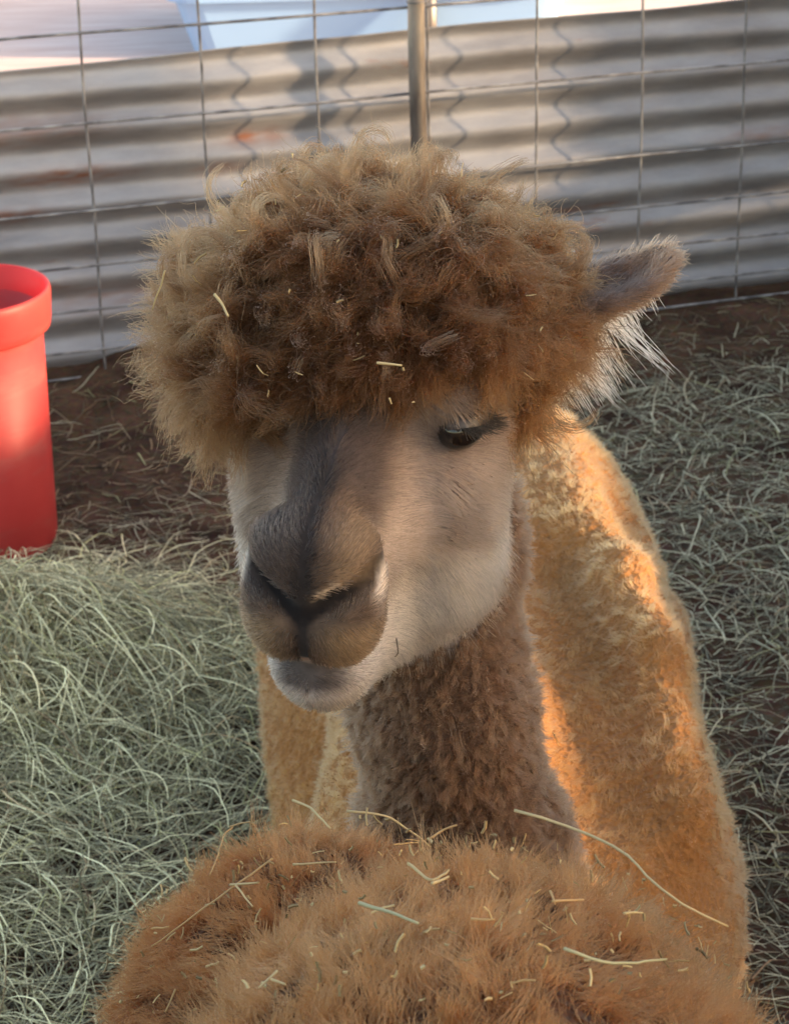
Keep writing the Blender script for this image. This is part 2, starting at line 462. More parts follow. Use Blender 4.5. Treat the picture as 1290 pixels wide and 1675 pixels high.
pa = 2.872 * 0.2032
pb = F0 + FT * pa + FN * 0.022
post = empty('fence_post', pb); tag(post, 'round steel fence post rising behind the woolly topknot', 'post')
mt, nt, out = new_mat('weathered_pipe')
n1 = N(nt, 'ShaderNodeTexNoise', i_Scale=14.0, i_Detail=7.0, i_Roughness=0.65)
tc = N(nt, 'ShaderNodeTexCoord'); mp = N(nt, 'ShaderNodeMapping'); mp.inputs['Scale'].default_value = (1, 1, 0.25)
r1 = N(nt, 'ShaderNodeValToRGB')
r1.color_ramp.elements[0].position = 0.35; r1.color_ramp.elements[0].color = (0.11, 0.085, 0.07, 1)
r1.color_ramp.elements[1].position = 0.7; r1.color_ramp.elements[1].color = (0.45, 0.38, 0.31, 1)
b = N(nt, 'ShaderNodeBsdfPrincipled', i_Roughness=0.45, i_Metallic=0.4)
nt.links.new(tc.outputs['Object'], mp.inputs[0]); nt.links.new(mp.outputs[0], n1.inputs['Vector'])
nt.links.new(n1.outputs['Fac'], r1.inputs[0]); nt.links.new(r1.outputs[0], b.inputs['Base Color']); nt.links.new(b.outputs[0], out.inputs[0])
M_pipe = mt
zz = np.linspace(-0.2, 1.45, 40)
v, f = tube(np.stack([zz * 0 + pb[0] + 0.002 * np.sin(zz * 9), zz * 0 + pb[1], zz], 1), 0.0150, 20)
mesh_obj('pipe', v, f, M_pipe, post, True)
ang = np.linspace(0, 2 * math.pi, 24)
for k, z in enumerate((0.30, 0.635, 0.94)):                    # wire ties that hold the panel to the post
    pts = np.stack([pb[0] + 0.0172 * np.cos(ang) , pb[1] + 0.0172 * np.sin(ang) + 0.004 * np.sin(ang), z + 0.006 * ang / 6.28], 1)
    v, f = tube(pts, 0.0012, 6); mesh_obj('wire_tie', v, f, M_wire, post, True)

# ------------------------------------------------------------------ red bucket
mt, nt, out = new_mat('red_plastic')
tc = N(nt, 'ShaderNodeTexCoord')
n1 = N(nt, 'ShaderNodeTexNoise', i_Scale=7.0, i_Detail=6.0, i_Roughness=0.6)
r1 = N(nt, 'ShaderNodeValToRGB')
r1.color_ramp.elements[0].position = 0.3; r1.color_ramp.elements[0].color = (0.55, 0.050, 0.050, 1)
r1.color_ramp.elements[1].position = 0.75; r1.color_ramp.elements[1].color = (0.70, 0.10, 0.085, 1)
b = N(nt, 'ShaderNodeBsdfPrincipled', i_Roughness=0.48); b.inputs['Specular IOR Level'].default_value = 0.4
tl = N(nt, 'ShaderNodeBsdfTranslucent'); tl.inputs[0].default_value = (0.85, 0.065, 0.06, 1)
ms = N(nt, 'ShaderNodeMixShader'); ms.inputs[0].default_value = 0.40
bp = N(nt, 'ShaderNodeBump', i_Strength=0.15, i_Distance=0.003)
nt.links.new(tc.outputs['Object'], n1.inputs['Vector']); nt.links.new(n1.outputs['Fac'], r1.inputs[0])
n2 = N(nt, 'ShaderNodeTexNoise', i_Scale=3.0, i_Detail=10.0, i_Roughness=0.75)
mp = N(nt, 'ShaderNodeMapping'); mp.inputs['Scale'].default_value = (1.0, 1.0, 5.0)
r2 = N(nt, 'ShaderNodeValToRGB'); r2.color_ramp.elements[0].position = 0.5; r2.color_ramp.elements[1].position = 0.72
r2.color_ramp.elements[1].color = (0.55, 0.55, 0.55, 1)
mx = N(nt, 'ShaderNodeMix', data_type='RGBA'); mx.inputs[7].default_value = (0.42, 0.20, 0.16, 1)
nt.links.new(tc.outputs['Object'], mp.inputs[0]); nt.links.new(mp.outputs[0], n2.inputs['Vector']); nt.links.new(n2.outputs['Fac'], r2.inputs[0])
nt.links.new(r2.outputs[0], mx.inputs[0]); nt.links.new(r1.outputs[0], mx.inputs[6])
nt.links.new(mx.outputs[2], b.inputs['Base Color']); nt.links.new(n1.outputs['Fac'], bp.inputs['Height']); nt.links.new(bp.outputs[0], b.inputs['Normal'])
nt.links.new(b.outputs[0], ms.inputs[1]); nt.links.new(tl.outputs[0], ms.inputs[2]); nt.links.new(ms.outputs[0], out.inputs[0])
M_red = mt
BK = np.array([-0.610, 3.088, 0.010])
def lathe(prof, seg=64, c=(0, 0, 0)):
    prof = np.asarray(prof, float); n = len(prof)
    a = np.linspace(0, 2 * math.pi, seg, endpoint=False)
    v = np.stack([prof[:, None, 0] * np.cos(a), prof[:, None, 0] * np.sin(a), np.repeat(prof[:, 1:2], seg, 1)], -1) + np.asarray(c)
    i = (np.arange(n - 1)[:, None] * seg + np.arange(seg)[None]).ravel()
    k = (np.arange(n - 1)[:, None] * seg + (np.arange(seg)[None] + 1) % seg).ravel()
    return v.reshape(-1, 3), np.stack([i, k, k + seg, i + seg], 1)
bucket = tag(empty('bucket', BK), 'red plastic bucket with thick rolled rim standing near the fence', 'bucket')
prof = [(0.0, 0.004), (0.088, 0.004), (0.096, 0.0), (0.104, 0.006), (0.108, 0.02), (0.113, 0.365), (0.1085, 0.365), (0.1035, 0.02), (0.098, 0.010), (0.0, 0.009)]
v, q = lathe(prof, 72, BK); np_mesh('shell', v, q, M_red, bucket)
rp = [(0.1128, 0.340), (0.1195, 0.337), (0.1240, 0.341), (0.1258, 0.350), (0.1282, 0.386), (0.1280, 0.394), (0.1262, 0.3985), (0.1232, 0.3985), (0.1205, 0.394), (0.1150, 0.376), (0.1095, 0.362), (0.1085, 0.345), (0.1128, 0.340)]
v, q = lathe(rp, 72, BK); np_mesh('rim', v, q, M_red, bucket)
mt = plain_mat('feed_dark', (0.20, 0.05, 0.03), 0.9)
v, q = lathe([(0.0, 0.070), (0.05, 0.073), (0.09, 0.066), (0.1042, 0.064)], 48, BK); np_mesh('feed', v, q, mt, bucket)
ha = np.linspace(0, math.pi, 30)
v, f = tube(np.stack([BK[0] - 0.005 + 0.118 * np.cos(ha) * 0.2 , BK[1] + 0.1285 * np.cos(ha), BK[2] + 0.36 - 0.0 * ha + 0 * ha], 1) + np.stack([-0.125 * np.sin(ha), 0 * ha, -0.05 * np.sin(ha)], 1), 0.0025, 8)
mesh_obj('handle', v, f, M_wire, bucket, True)

# ------------------------------------------------------------------ pale blue trough far behind
M_blue = plain_mat('pale_blue_plastic', (0.25, 0.42, 0.66), 0.42)
M_iron = plain_mat('dark_iron', (0.12, 0.11, 0.11), 0.5, 0.6)
TO = np.array([-0.03, 6.72, 0.045])
tr = tag(empty('trough', TO), 'pale blue plastic trough lying in the bright yard beyond the sheet', 'trough')
def frustum(hx, hy, z0, z1, sp):
    b_ = []
    n = 6
    def ringpts(hx, hy, r, z):
        o_ = []
        for cx, cy, a0 in ((1, 1, 0), (-1, 1, 1), (-1, -1, 2), (1, -1, 3)):
            for k in range(n):
                a = (a0 + k / (n - 1)) * math.pi / 2
                o_.append((cx * (hx - r) + r * math.cos(a), cy * (hy - r) + r * math.sin(a), z))
        return o_
    L = 4 * n
    rings = [ringpts(hx, hy, 0.07, z0), ringpts(hx + sp, hy + sp, 0.08, z1 - 0.03), ringpts(hx + sp + 0.025, hy + sp + 0.025, 0.1, z1 - 0.03), ringpts(hx + sp + 0.03, hy + sp + 0.03, 0.1, z1),
             ringpts(hx + sp - 0.01, hy + sp - 0.01, 0.08, z1), ringpts(hx - 0.015, hy - 0.015, 0.06, z0 + 0.03)]
    v = [np.array(p) + TO for r_ in rings for p in r_]; f = []
    for i in range(len(rings) - 1):
        for j in range(L):
            k = (j + 1) % L
            f.append((i * L + j, i * L + k, (i + 1) * L + k, (i + 1) * L + j))
    f += [tuple(range(L))[::-1], tuple((len(rings) - 1) * L + j for j in range(L))]
    return v, f
v, f = frustum(0.50, 0.36, 0.0, 0.20, 0.05); mesh_obj('tub', v, f, M_blue, tr)
v, f = tube([TO + np.array([0.16, -0.44, 0.0]), TO + np.array([0.16, -0.45, 0.21])], 0.022, 10); mesh_obj('bracket', v, f, M_iron, tr, True)

# ------------------------------------------------------------------ unseen board fence added at the right to block and shape the sun
mt, nt, out = new_mat('shade_fence_board')
tc = N(nt, 'ShaderNodeTexCoord'); mp = N(nt, 'ShaderNodeMapping'); mp.inputs['Scale'].default_value = (6, 0.6, 9)
n1 = N(nt, 'ShaderNodeTexNoise', i_Scale=6.0, i_Detail=8.0, i_Roughness=0.6)
r1 = N(nt, 'ShaderNodeValToRGB')
r1.color_ramp.elements[0].position = 0.3; r1.color_ramp.elements[0].color = (0.10, 0.075, 0.055, 1)
r1.color_ramp.elements[1].position = 0.7; r1.color_ramp.elements[1].color = (0.28, 0.22, 0.17, 1)
b = N(nt, 'ShaderNodeBsdfPrincipled', i_Roughness=0.85)
nt.links.new(tc.outputs['Object'], mp.inputs[0]); nt.links.new(mp.outputs[0], n1.inputs['Vector'])
nt.links.new(n1.outputs['Fac'], r1.inputs[0]); nt.links.new(r1.outputs[0], b.inputs['Base Color']); nt.links.new(b.outputs[0], out.inputs[0])
M_board = mt
def box(c, s):
    c, s = np.asarray(c, float), np.asarray(s, float) / 2
    v = [c + s * np.array([x, y, z]) for x in (-1, 1) for y in (-1, 1) for z in (-1, 1)]
    return v, [(0, 1, 3, 2), (4, 6, 7, 5), (0, 4, 5, 1), (2, 3, 7, 6), (0, 2, 6, 4), (1, 5, 7, 3)]
BX = 2.1
bf = tag(empty('added_shade_fence', (BX, 1.9, 0)), 'added unseen board fence right of the pen, its gaps shaping the sunlight', 'board fence')
SECT = [(-0.6, 1.30, ((0.02, 0.225), (0.235, 0.43), (0.44, 0.615), (0.650, 0.885), (0.945, 1.10), (1.11, 1.335), (1.345, 1.58))),  # gaps set where sun should reach the flank, bucket and sheet
        (1.30, 2.30, ((0.02, 0.225), (0.235, 0.43), (0.44, 0.64), (0.645, 0.885), (0.945, 1.10), (1.11, 1.335), (1.345, 1.58))),
        (2.30, 2.66, ((0.02, 0.225), (0.235, 0.48), (0.49, 0.80), (1.06, 1.335), (1.345, 1.58))),
        (2.66, 3.32, ((0.02, 0.225), (0.235, 0.48), (0.49, 0.80), (0.802, 1.10), (1.11, 1.335), (1.345, 1.58))),
        (3.32, 3.73, ((0.02, 0.225), (0.235, 0.48), (0.49, 0.66)) + tuple((0.695 + 0.072 * k, 0.738 + 0.072 * k) for k in range(6)) + ((1.13, 1.335), (1.345, 1.58))),
        (3.73, 4.45, ((0.02, 0.225), (0.235, 0.48), (0.49, 0.80), (0.802, 1.10), (1.11, 1.335), (1.345, 1.58)))]
for y in (-0.6, 1.30, 2.30, 3.32, 4.42):
    v, f = box((BX + 0.06, y, 0.8), (0.09, 0.07, 1.6)); mesh_obj('upright', v, f, M_board, bf)
for y0, y1, bs in SECT:
    for k, (z0, z1) in enumerate(bs):
        v, f = box((BX + 0.004 * (k % 2), (y0 + y1) / 2, (z0 + z1) / 2), (0.026, y1 - y0 - 0.003, z1 - z0)); mesh_obj('board', v, f, M_board, bf)
# ------------------------------------------------------------------ alpaca: shape
def head_frame(E, fwd, up):
    F = unit(np.asarray(fwd, float)); U = np.asarray(up, float); U = unit(U - F * (U @ F)); R = np.cross(F, U)
    # R points to the animal's left, which is the picture's right when it faces the camera
    R = -np.cross(U, F) if False else np.cross(U, F)
    return np.asarray(E, float), np.stack([R, U, F], 1)      # local = (p - E) @ M
def head_sdf(q):
    """q in the head's own frame (right, up, forward), metres; eyes lie on the plane z = 0"""
    ax = np.abs(q[:, 0]); m_ = np.stack([ax, q[:, 1], q[:, 2]], 1)
    d = ell(q, np.array([0, 0.012, -0.055]), (0.070, 0.062, 0.092))           # cranium
    d = smin(d, ell(q, np.array([-0.006, 0.036, -0.052]), (0.093, 0.054, 0.084)), 0.03)  # crown under the wool
    d = smin(d, rcone(q, (0, -0.004, -0.01), (0, -0.022, 0.110), 0.039, 0.0175), 0.028)   # bridge
    d = smin(d, rcone(q, (0, -0.052, -0.014), (0, -0.064, 0.105), 0.051, 0.0305), 0.03)     # muzzle
    d = smin(d, ell(m_, np.array([0.052, -0.050, -0.014]), (0.029, 0.055, 0.050)), 0.035)  # cheeks
    d = smin(d, ell(q, np.array([0, -0.036, 0.128]), (0.026, 0.024, 0.021)), 0.016)          # nose pad
    d = smin(d, ell(m_, np.array([0.0200, -0.036, 0.121]), (0.0195, 0.0205, 0.0235)), 0.012)  # nostril wings
    d = smin(d, ell(m_, np.array([0.0140, -0.067, 0.122]), (0.0260, 0.0285, 0.0265)), 0.018)   # upper lips
    d = smin(d, rcone(q, (0, -0.121, -0.030), (0, -0.115, 0.092), 0.047, 0.026), 0.03)     # jaw
    d = smin(d, ell(m_, np.array([0.047, -0.100, -0.028]), (0.025, 0.036, 0.043)), 0.03)   # jaw angle
    d = smin(d, ell(q, np.array([0, -0.111, 0.102]), (0.027, 0.020, 0.024)), 0.012)        # lower lip
    d = smin(d, ell(m_, np.array([0.056, 0.023, 0.006]), (0.018, 0.012, 0.030)), 0.02)    # brow
    d = smax(d, -ell(m_, np.array([0.0730, 0.004, 0.016]), (0.015, 0.012, 0.021)), 0.010)  # eye socket
    # slanted nostril: comma opening between wing and lip
    d = smax(d, -rcone(m_, (0.0070, -0.055, 0.151), (0.037, -0.036, 0.130), 0.0058, 0.0082), 0.005)
    d = smax(d, -rcone(q, (0, -0.050, 0.154), (0, -0.096, 0.149), 0.0014, 0.0018), 0.006)     # philtrum
    d = smax(d, -rcone(m_, (0.0, -0.0955, 0.140), (0.036, -0.098, 0.096), 0.0036, 0.0026), 0.006)  # mouth line
    return d
def ear_sdf(p, a, b, w0, n):
    """banana ear from a to b, hollow side along n"""
    mid = (a + b) / 2 + unit((b - a)) * 0.004
    d1 = unit(b - a); n = unit(n - d1 * (n @ d1)); t = np.cross(d1, n)
    L = np.linalg.norm(b - a)
    A = np.stack([d1, t, n], 1)
    q = (p - mid) @ A
    q = q.copy(); q[:, 1] += 3.0 * (q[:, 0] ** 2) - 0.012
    d = ell(q, np.zeros(3), (L * 0.56, w0, w0 * 0.55))
    d = smax(d, -ell(q, np.array([0.008, 0, w0 * 0.5]), (L * 0.46, w0 * 0.72, w0 * 0.55)), 0.006)
    return d

E0 = W(600, 665, 1.345)
def camdir(x, y, z): return RT * x + UP * y - FW * z       # z towards the camera
psi, al = math.radians(13), math.radians(27)
f0 = np.array([0, -math.sin(al), math.cos(al)])
HF, HM = None, None
fw_ = f0 * math.cos(psi) + np.array([-1, 0, 0]) * math.sin(psi)
E0, HM = head_frame(E0, camdir(*fw_), camdir(0.03, math.cos(al), math.sin(al)))
if HM[:, 0] @ RT < 0: HM[:, 0] *= -1
HS = np.array([1.0, 1.07, 1.0])                # stretch of the head frame
def to_head(p): return ((p - E0) @ HM) / HS
def from_head(q): return E0 + (np.asarray(q, float) * HS) @ HM.T

NECK = [from_head((0, -0.02, -0.105)), W(706, 900, 1.475), W(720, 1150, 1.50), W(760, 1400, 1.575), W(800, 1620, 1.66)]
NECKR = [0.054, 0.0455, 0.046, 0.064, 0.115]
EAR_A, EAR_B = from_head((0.078, 0.042, -0.070)), W(1078, 414, 1.40)
EAR_A2, EAR_B2 = from_head((-0.070, 0.020, -0.080)), from_head((-0.085, 0.035, -0.185))
RIDGE = [WZ(1100, 1340, 0.415), WZ(1050, 1090, 0.465), WZ(985, 955, 0.485), WZ(876, 740, 0.485)]
def alpaca_sdf(p):
    d = ell(p, np.array([0.110, 1.98, 0.27]), (0.175, 0.55, 0.240))
    d = smin(d, ell(p, np.array([0.090, 2.25, 0.33]), (0.165, 0.27, 0.185)), 0.10)       # rump
    d = smin(d, ell(p, np.array([0.10, 1.66, 0.27]), (0.165, 0.22, 0.21)), 0.12)         # chest and shoulders
    for i in range(3):                                                                   # fleece ridge along the right flank
        d = smin(d, rcone(p, RIDGE[i], RIDGE[i + 1], 0.036, 0.036), 0.03)
    d = smax(d, -rcone(p, WZ(905, 900, 0.515), WZ(1000, 1260, 0.475), 0.038, 0.040), 0.05)     # hollow beside the withers
    for i in range(4):
        d = smin(d, rcone(p, NECK[i], NECK[i + 1], NECKR[i], NECKR[i + 1]), 0.05 if i else 0.04)
    for s in (-1, 1):                                                                    # folded legs
        d = smin(d, rcone(p, (0.10 + s * 0.11, 1.60, 0.14), (0.10 + s * 0.10, 1.43, 0.06), 0.06, 0.045), 0.05)
        d = smin(d, rcone(p, (0.10 + s * 0.10, 1.43, 0.05), (0.10 + s * 0.10, 1.75, 0.04), 0.04, 0.03), 0.03)
        d = smin(d, rcone(p, (0.09 + s * 0.13, 2.35, 0.18), (0.10 + s * 0.17, 2.0, 0.07), 0.12, 0.06), 0.06)
        d = smin(d, rcone(p, (0.10 + s * 0.17, 2.0, 0.05), (0.10 + s * 0.15, 2.35, 0.04), 0.045, 0.035), 0.03)
    d = smin(d, rcone(p, (0.07, 2.52, 0.36), (0.06, 2.60, 0.20), 0.05, 0.035), 0.05)      # tail
    near = np.linalg.norm(p - from_head((0, 0, 0.02)), axis=1) < 0.30
    if near.any():
        q = to_head(p[near])
        h = head_sdf(q)
        h = smin(h, ear_sdf(p[near], EAR_A, EAR_B, 0.021, camdir(-0.25, 0.75, 0.75)), 0.012)
        h = smin(h, ear_sdf(p[near], EAR_A2, EAR_B2, 0.028, camdir(-0.9, 0.4, 0.2)), 0.012)   # far ear laid back
        d[near] = smin(d[near], h, 0.025)
    return d
def rust_sdf(p):
    d = ell(p, np.array([0.030, 0.72, 0.508]), (0.202, 0.42, 0.303))
    d = smin(d, ell(p, np.array([-0.048, 1.08, 0.490]), (0.130, 0.175, 0.195)), 0.03)
    for s in (-1, 1):
        d = smin(d, rcone(p, (0.0 + s * 0.09, 1.03, 0.36), (0.0 + s * 0.09, 1.06, 0.03), 0.075, 0.03), 0.05)
        d = smin(d, rcone(p, (0.03 + s * 0.09, 0.50, 0.36), (0.03 + s * 0.08, 0.47, 0.03), 0.07, 0.03), 0.05)
    d = smin(d, rcone(p, (0.03, 0.42, 0.55), (0.02, 0.10, 0.42), 0.12, 0.075), 0.08)      # lowered, grazing neck
    d = smin(d, rcone(p, (0.02, 0.10, 0.42), (0.0, -0.05, 0.16), 0.075, 0.06), 0.05)
    d = smin(d, rcone(p, (0.0, -0.05, 0.15), (0.0, -0.02, 0.045), 0.062, 0.034), 0.03)
    return d
# ------------------------------------------------------------------ alpaca: colours of the coat (linear)
def lerp(a, b, t):
    return np.asarray(a) + (np.asarray(b) - np.asarray(a)) * t[..., None]
def face_col(q):
    """natural markings of the face, q in the head frame"""
    x, y, z = q[:, 0], q[:, 1], q[:, 2]; ax = np.abs(x)
    n = pnoise(q * 60) * 0.35 + pnoise(q * 170) * 0.3
    c = np.broadcast_to(np.array([0.30, 0.232, 0.195]), q.shape).copy()                       # pale pinkish cheeks
    c = lerp(c, (0.23, 0.168, 0.128), sstep(-0.02, 0.05, y + 0.02 * n))                      # tanner towards brow
    c = lerp(c, (0.21, 0.152, 0.118), sstep(-0.028, -0.046, x + 0.01 * n) * sstep(-0.13, -0.09, y) * 0.85)                 # tan on the far cheek
    c = lerp(c, (0.46, 0.40, 0.36), sstep(-0.066, -0.100, y + 0.008 * n))                    # white jaw and chin
    c = lerp(c, (0.50, 0.44, 0.40), sstep(0.02, 0.05, ax) * sstep(-0.055, -0.085, y) * sstep(0.11, 0.07, z) * (0.10 + 0.90 * (x > 0)))
    c = lerp(c, (0.130, 0.098, 0.083), sstep(-0.12, 0.35, pnoise(q * np.array([38, 26, 30]) + 3.1)) * sstep(0.03, 0.05, ax) * sstep(-0.085, -0.06, y) * 0.8)
    br = sstep(0.038, 0.020, ax + 0.008 * n) * sstep(-0.042, -0.022, y + 0.004 * n) * sstep(-0.06, -0.02, z)
    c = lerp(c, (0.048, 0.036, 0.034), br * 0.95)                                              # dark bridge
    nose = sstep(0.088, 0.112, z + 0.004 * n) * sstep(-0.098, -0.086, y + 0.25 * np.maximum(ax - 0.01, 0)) * sstep(0.047, 0.036, ax)
    c = lerp(c, (0.085, 0.056, 0.040), nose)                                                   # tan-brown nose
    c = lerp(c, (0.19, 0.125, 0.075), nose * sstep(-0.058, -0.068, y) * sstep(0.006, 0.022, ax))  # upper lip sides
    c = lerp(c, (0.022, 0.017, 0.016), sstep(0.010, 0.003, ax + 0.002 * n) * sstep(0.07, 0.10, z) * sstep(-0.100, -0.094, y) * (1 - sstep(-0.058, -0.068, y) * sstep(0.002, 0.006, ax)))
    c = lerp(c, (0.05, 0.038, 0.035), sstep(0.085, 0.10, z) * sstep(0.004, -0.014, x) * sstep(-0.062, -0.050, y) * 0.75)  # darker right half of nose
    dn = np.abs((ax - 0.0075) * 0.55 - (y + 0.054)) 
    c = lerp(c, (0.010, 0.008, 0.008), sstep(0.0085, 0.0035, np.abs(y + 0.054 - (ax - 0.0075) * 0.64)) * sstep(0.106, 0.118, z) * sstep(0.045, 0.039, ax))   # nostril edge
    c = lerp(c, (0.60, 0.50, 0.42), sstep(0.005, 0.0, np.abs(ax - 0.040)) * sstep(0.100, 0.118, z) * sstep(0.016, 0.004, np.abs(y + 0.044)) * 0.8)
    c = lerp(c, (0.165, 0.108, 0.066), sstep(0.010, 0.022, x) * sstep(0.040, 0.030, x) * sstep(0.10, 0.115, z) * sstep(-0.048, -0.036, y) * 0.8)
    c = lerp(c, (0.085, 0.070, 0.066), sstep(0.032, 0.012, ax + 0.006 * n) * sstep(0.085, 0.112, z) * sstep(-0.120, -0.110, y - 0.004 * n) * sstep(-0.090, -0.095, y))
    c = lerp(c, (0.36, 0.28, 0.24), sstep(0.016, 0.004, ax) * sstep(0.11, 0.13, z) * sstep(-0.086, -0.090, y) * sstep(-0.097, -0.094, y) * 0.8)   # grey patch under the mouth
    c = lerp(c, (0.50, 0.40, 0.31), sstep(0.0035, 0.0005, np.abs(y + 0.0455 - (ax - 0.0075) * 0.64)) * sstep(0.126, 0.136, z) * sstep(0.004, 0.008, x) * sstep(0.024, 0.016, x) * 0.8)   # pale inner rim of the near nostril
    e = np.sqrt(((ax - 0.068) / 0.019) ** 2 + ((y - 0.004) / 0.0155) ** 2 + ((z - 0.014) / 0.031) ** 2)
    c = lerp(c, (0.045, 0.032, 0.028), sstep(1.5, 0.9, e))
    c = lerp(c, (0.13, 0.098, 0.085), sstep(3.4, 1.3, e) * 0.8)                                  # dark eye rim
    c = lerp(c, (0.22, 0.165, 0.135), sstep(0.02, 0.0, np.abs(y + 0.018 + 0.3 * (z - 0.016))) * sstep(0.04, 0.0, np.abs(z - 0.018)) * sstep(0.042, 0.056, ax) * 0.7)
    return c
WOOLC = np.array([-0.006, 0.036, -0.052]); WOOLR = np.array([0.093, 0.054, 0.084])
def wool_mask(q):
    k = (q - WOOLC) / WOOLR
    on = sstep(0.038, 0.062, q[:, 1] + 0.044 * sstep(-0.022, -0.070, q[:, 0]) + 0.10 * np.maximum(q[:, 2], 0) - 0.25 * np.maximum(np.abs(q[:, 0]) - 0.06, 0) + 0.006 * pnoise(q * 60))
    on = np.maximum(on, sstep(-0.015, 0.0, q[:, 1]) * sstep(-0.03, -0.06, q[:, 2]))
    return on * sstep(0.06, 0.045, q[:, 2]) * (np.linalg.norm(k, axis=1) < 1.5)
def body_col(p):
    n = fbm(p, 9, 3)
    c = np.broadcast_to(np.array([0.36, 0.148, 0.045]), p.shape).copy()                       # warm fawn fleece
    c = lerp(c, (0.40, 0.22, 0.10), sstep(-0.1, 0.9, n) * 0.25)
    t = np.stack([np.linalg.norm(p - (NECK[i] + (NECK[i + 1] - NECK[i]) * f), axis=1) for i in (0, 1, 2) for f in (0, .25, .5, .75)], 1).min(1)
    c = lerp(c, (0.104, 0.057, 0.034), sstep(0.115, 0.085, t + 0.01 * n))                     # browner neck
    c = lerp(c, (0.42, 0.25, 0.13), sstep(0.20, 0.34, p[:, 0] + 0.04 * n) * 0.2)
    return c

# ------------------------------------------------------------------ fleece builders
def tangent(nrm, d):
    return unit(d - nrm * (d * nrm).sum(-1, keepdims=True))
def strands(pts, nrm, comb, length, k, lift, jitter, curl=0.0, turns=1.0, droop=0.0):
    """short fur: a bent strand per root; comb is the lie of the coat"""
    n = len(pts); L = np.broadcast_to(length, (n,))
    d0 = unit(nrm * lift + comb + rng.normal(size=(n, 3)) * jitter)
    d1 = unit(nrm * lift * 0.35 + comb + rng.normal(size=(n, 3)) * jitter + np.array([0, 0, -droop]))
    t = np.linspace(0, 1, k)[None, :, None]
    P_ = pts[:, None] - nrm[:, None] * 0.0012 + (L[:, None, None]) * (d0[:, None] * t + (d1 - d0)[:, None] * t * t * 0.5)
    if curl:
        ph = rng.random(n)[:, None] * 6.28; a = unit(np.cross(d0, nrm + 0.01)); b_ = np.cross(d0, a)
        w_ = (2 * math.pi * turns) * t[..., 0] + ph
        P_ = P_ + (a[:, None] * np.cos(w_)[..., None] + b_[:, None] * np.sin(w_)[..., None]) * curl * t
    return P_
def clumped(v, q, vn, w_, nc, per, spread_, length, k, lift, comb_fn, conv=0.6, jit=0.25, curl=0.0):
    """fleece in locks: every lock's strands draw together towards its tip; returns points and lock ids"""
    cp, cn = scatter(v, q, vn, nc, w_)
    L = length * (0.7 + 0.6 * rng.random(nc)); comb = comb_fn(cp, cn)
    d = unit(cn * lift + comb + rng.normal(size=(nc, 3)) * 0.30)
    ids = np.repeat(np.arange(nc), per); n = len(ids)
    off = rng.normal(size=(n, 3)) * spread_; cnn = cn[ids]
    off = off - cnn * (off * cnn).sum(1, keepdims=True)
    t = np.linspace(0, 1, k)[None, :, None]
    lk = (L[ids] * (0.75 + 0.4 * rng.random(n)))[:, None, None]
    bend = rng.normal(size=(nc, 3))[ids][:, None] * 0.28
    P_ = (cp[ids] - cnn * 0.002)[:, None] + off[:, None] * (1 - conv * t ** 0.8) + lk * (d[ids][:, None] * t + bend * t * t)
    P_ = P_ + rng.normal(size=(n, 3))[:, None] * jit * lk * t * t
    if curl:
        ph = rng.random(nc)[ids][:, None] * 6.28 + rng.normal(size=n)[:, None] * 0.5
        a = unit(np.cross(d[ids], np.array([0.3, 0.2, 0.9]))); b_ = np.cross(d[ids], a)
        w_2 = 2 * math.pi * 0.9 * t[..., 0] + ph
        P_ = P_ + (a[:, None] * np.cos(w_2)[..., None] + b_[:, None] * np.sin(w_2)[..., None]) * curl * t
    return P_, ids
def facing(fc, fnm, lo=-0.35):
    vd = unit(CAM - fc)
    return sstep(lo - 0.15, lo + 0.1, (vd * fnm).sum(1))
def taper(r, k, tip=0.3):
    t = np.linspace(0, 1, k); return r * (1 - (1 - tip) * t ** 2)

# ------------------------------------------------------------------ the brown alpaca
av, aq = surface_nets(alpaca_sdf, (-.35, 1.0, -.03), (.45, 2.75, 1.12), 0.0032)
av = relax(av, aq, 2); an = vnormals(av, aq)
qh = to_head(av)
is_head = sstep(0.30, 0.22, np.linalg.norm(qh - np.array([0, -0.01, 0.03]), axis=1))
hd = head_sdf(qh); is_face = sstep(0.016, 0.004, hd) * (qh[:, 2] > -0.10)
wm = wool_mask(qh) * is_face
ear_d = np.minimum(np.linalg.norm(av - (EAR_A * 0.5 + EAR_B * 0.5), axis=1), np.linalg.norm(av - (EAR_A2 + EAR_B2) * 0.5, axis=1))
is_ear = sstep(0.085, 0.075, ear_d) * (hd > 0.012)
fleece = (1 - np.clip(is_face + is_ear, 0, 1)) 
# uneven shorn fleece: folds and lumps on the body mesh itself
fold = 0.005 * fbm(av, 9, 2) + 0.0018 * pnoise(av * np.array([45, 30, 40])) + 0.0016 * pnoise(av * 120)
av = av + an * (fold * sstep(0.3, 1.0, fleece))[:, None]; an = vnormals(av, aq)
colb = body_col(av); colf = face_col(qh)
colv = lerp(colb, (0, 0, 0), 0 * is_face) * (1 - is_face)[:, None] + colf * is_face[:, None]
woolc = np.array([0.13, 0.068, 0.030]); colv = colv * (1 - wm)[:, None] + woolc * wm[:, None]
colv = colv * (1 - is_ear)[:, None] + np.array([0.12, 0.085, 0.07]) * is_ear[:, None]
ALP = tag(empty('alpaca', (0.10, 1.9, 0)), 'fawn alpaca with a big woolly brown topknot facing the camera', 'alpaca', 'alpacas in the pen')
body = np_mesh('body', av, aq, M_skin, ALP)
skin = colv.copy(); skin *= (1 - 0.05 * np.clip(fleece, 0, 1))[:, None]
vcol(body, skin, alpha=np.clip(fleece, 0.03, 0.8))

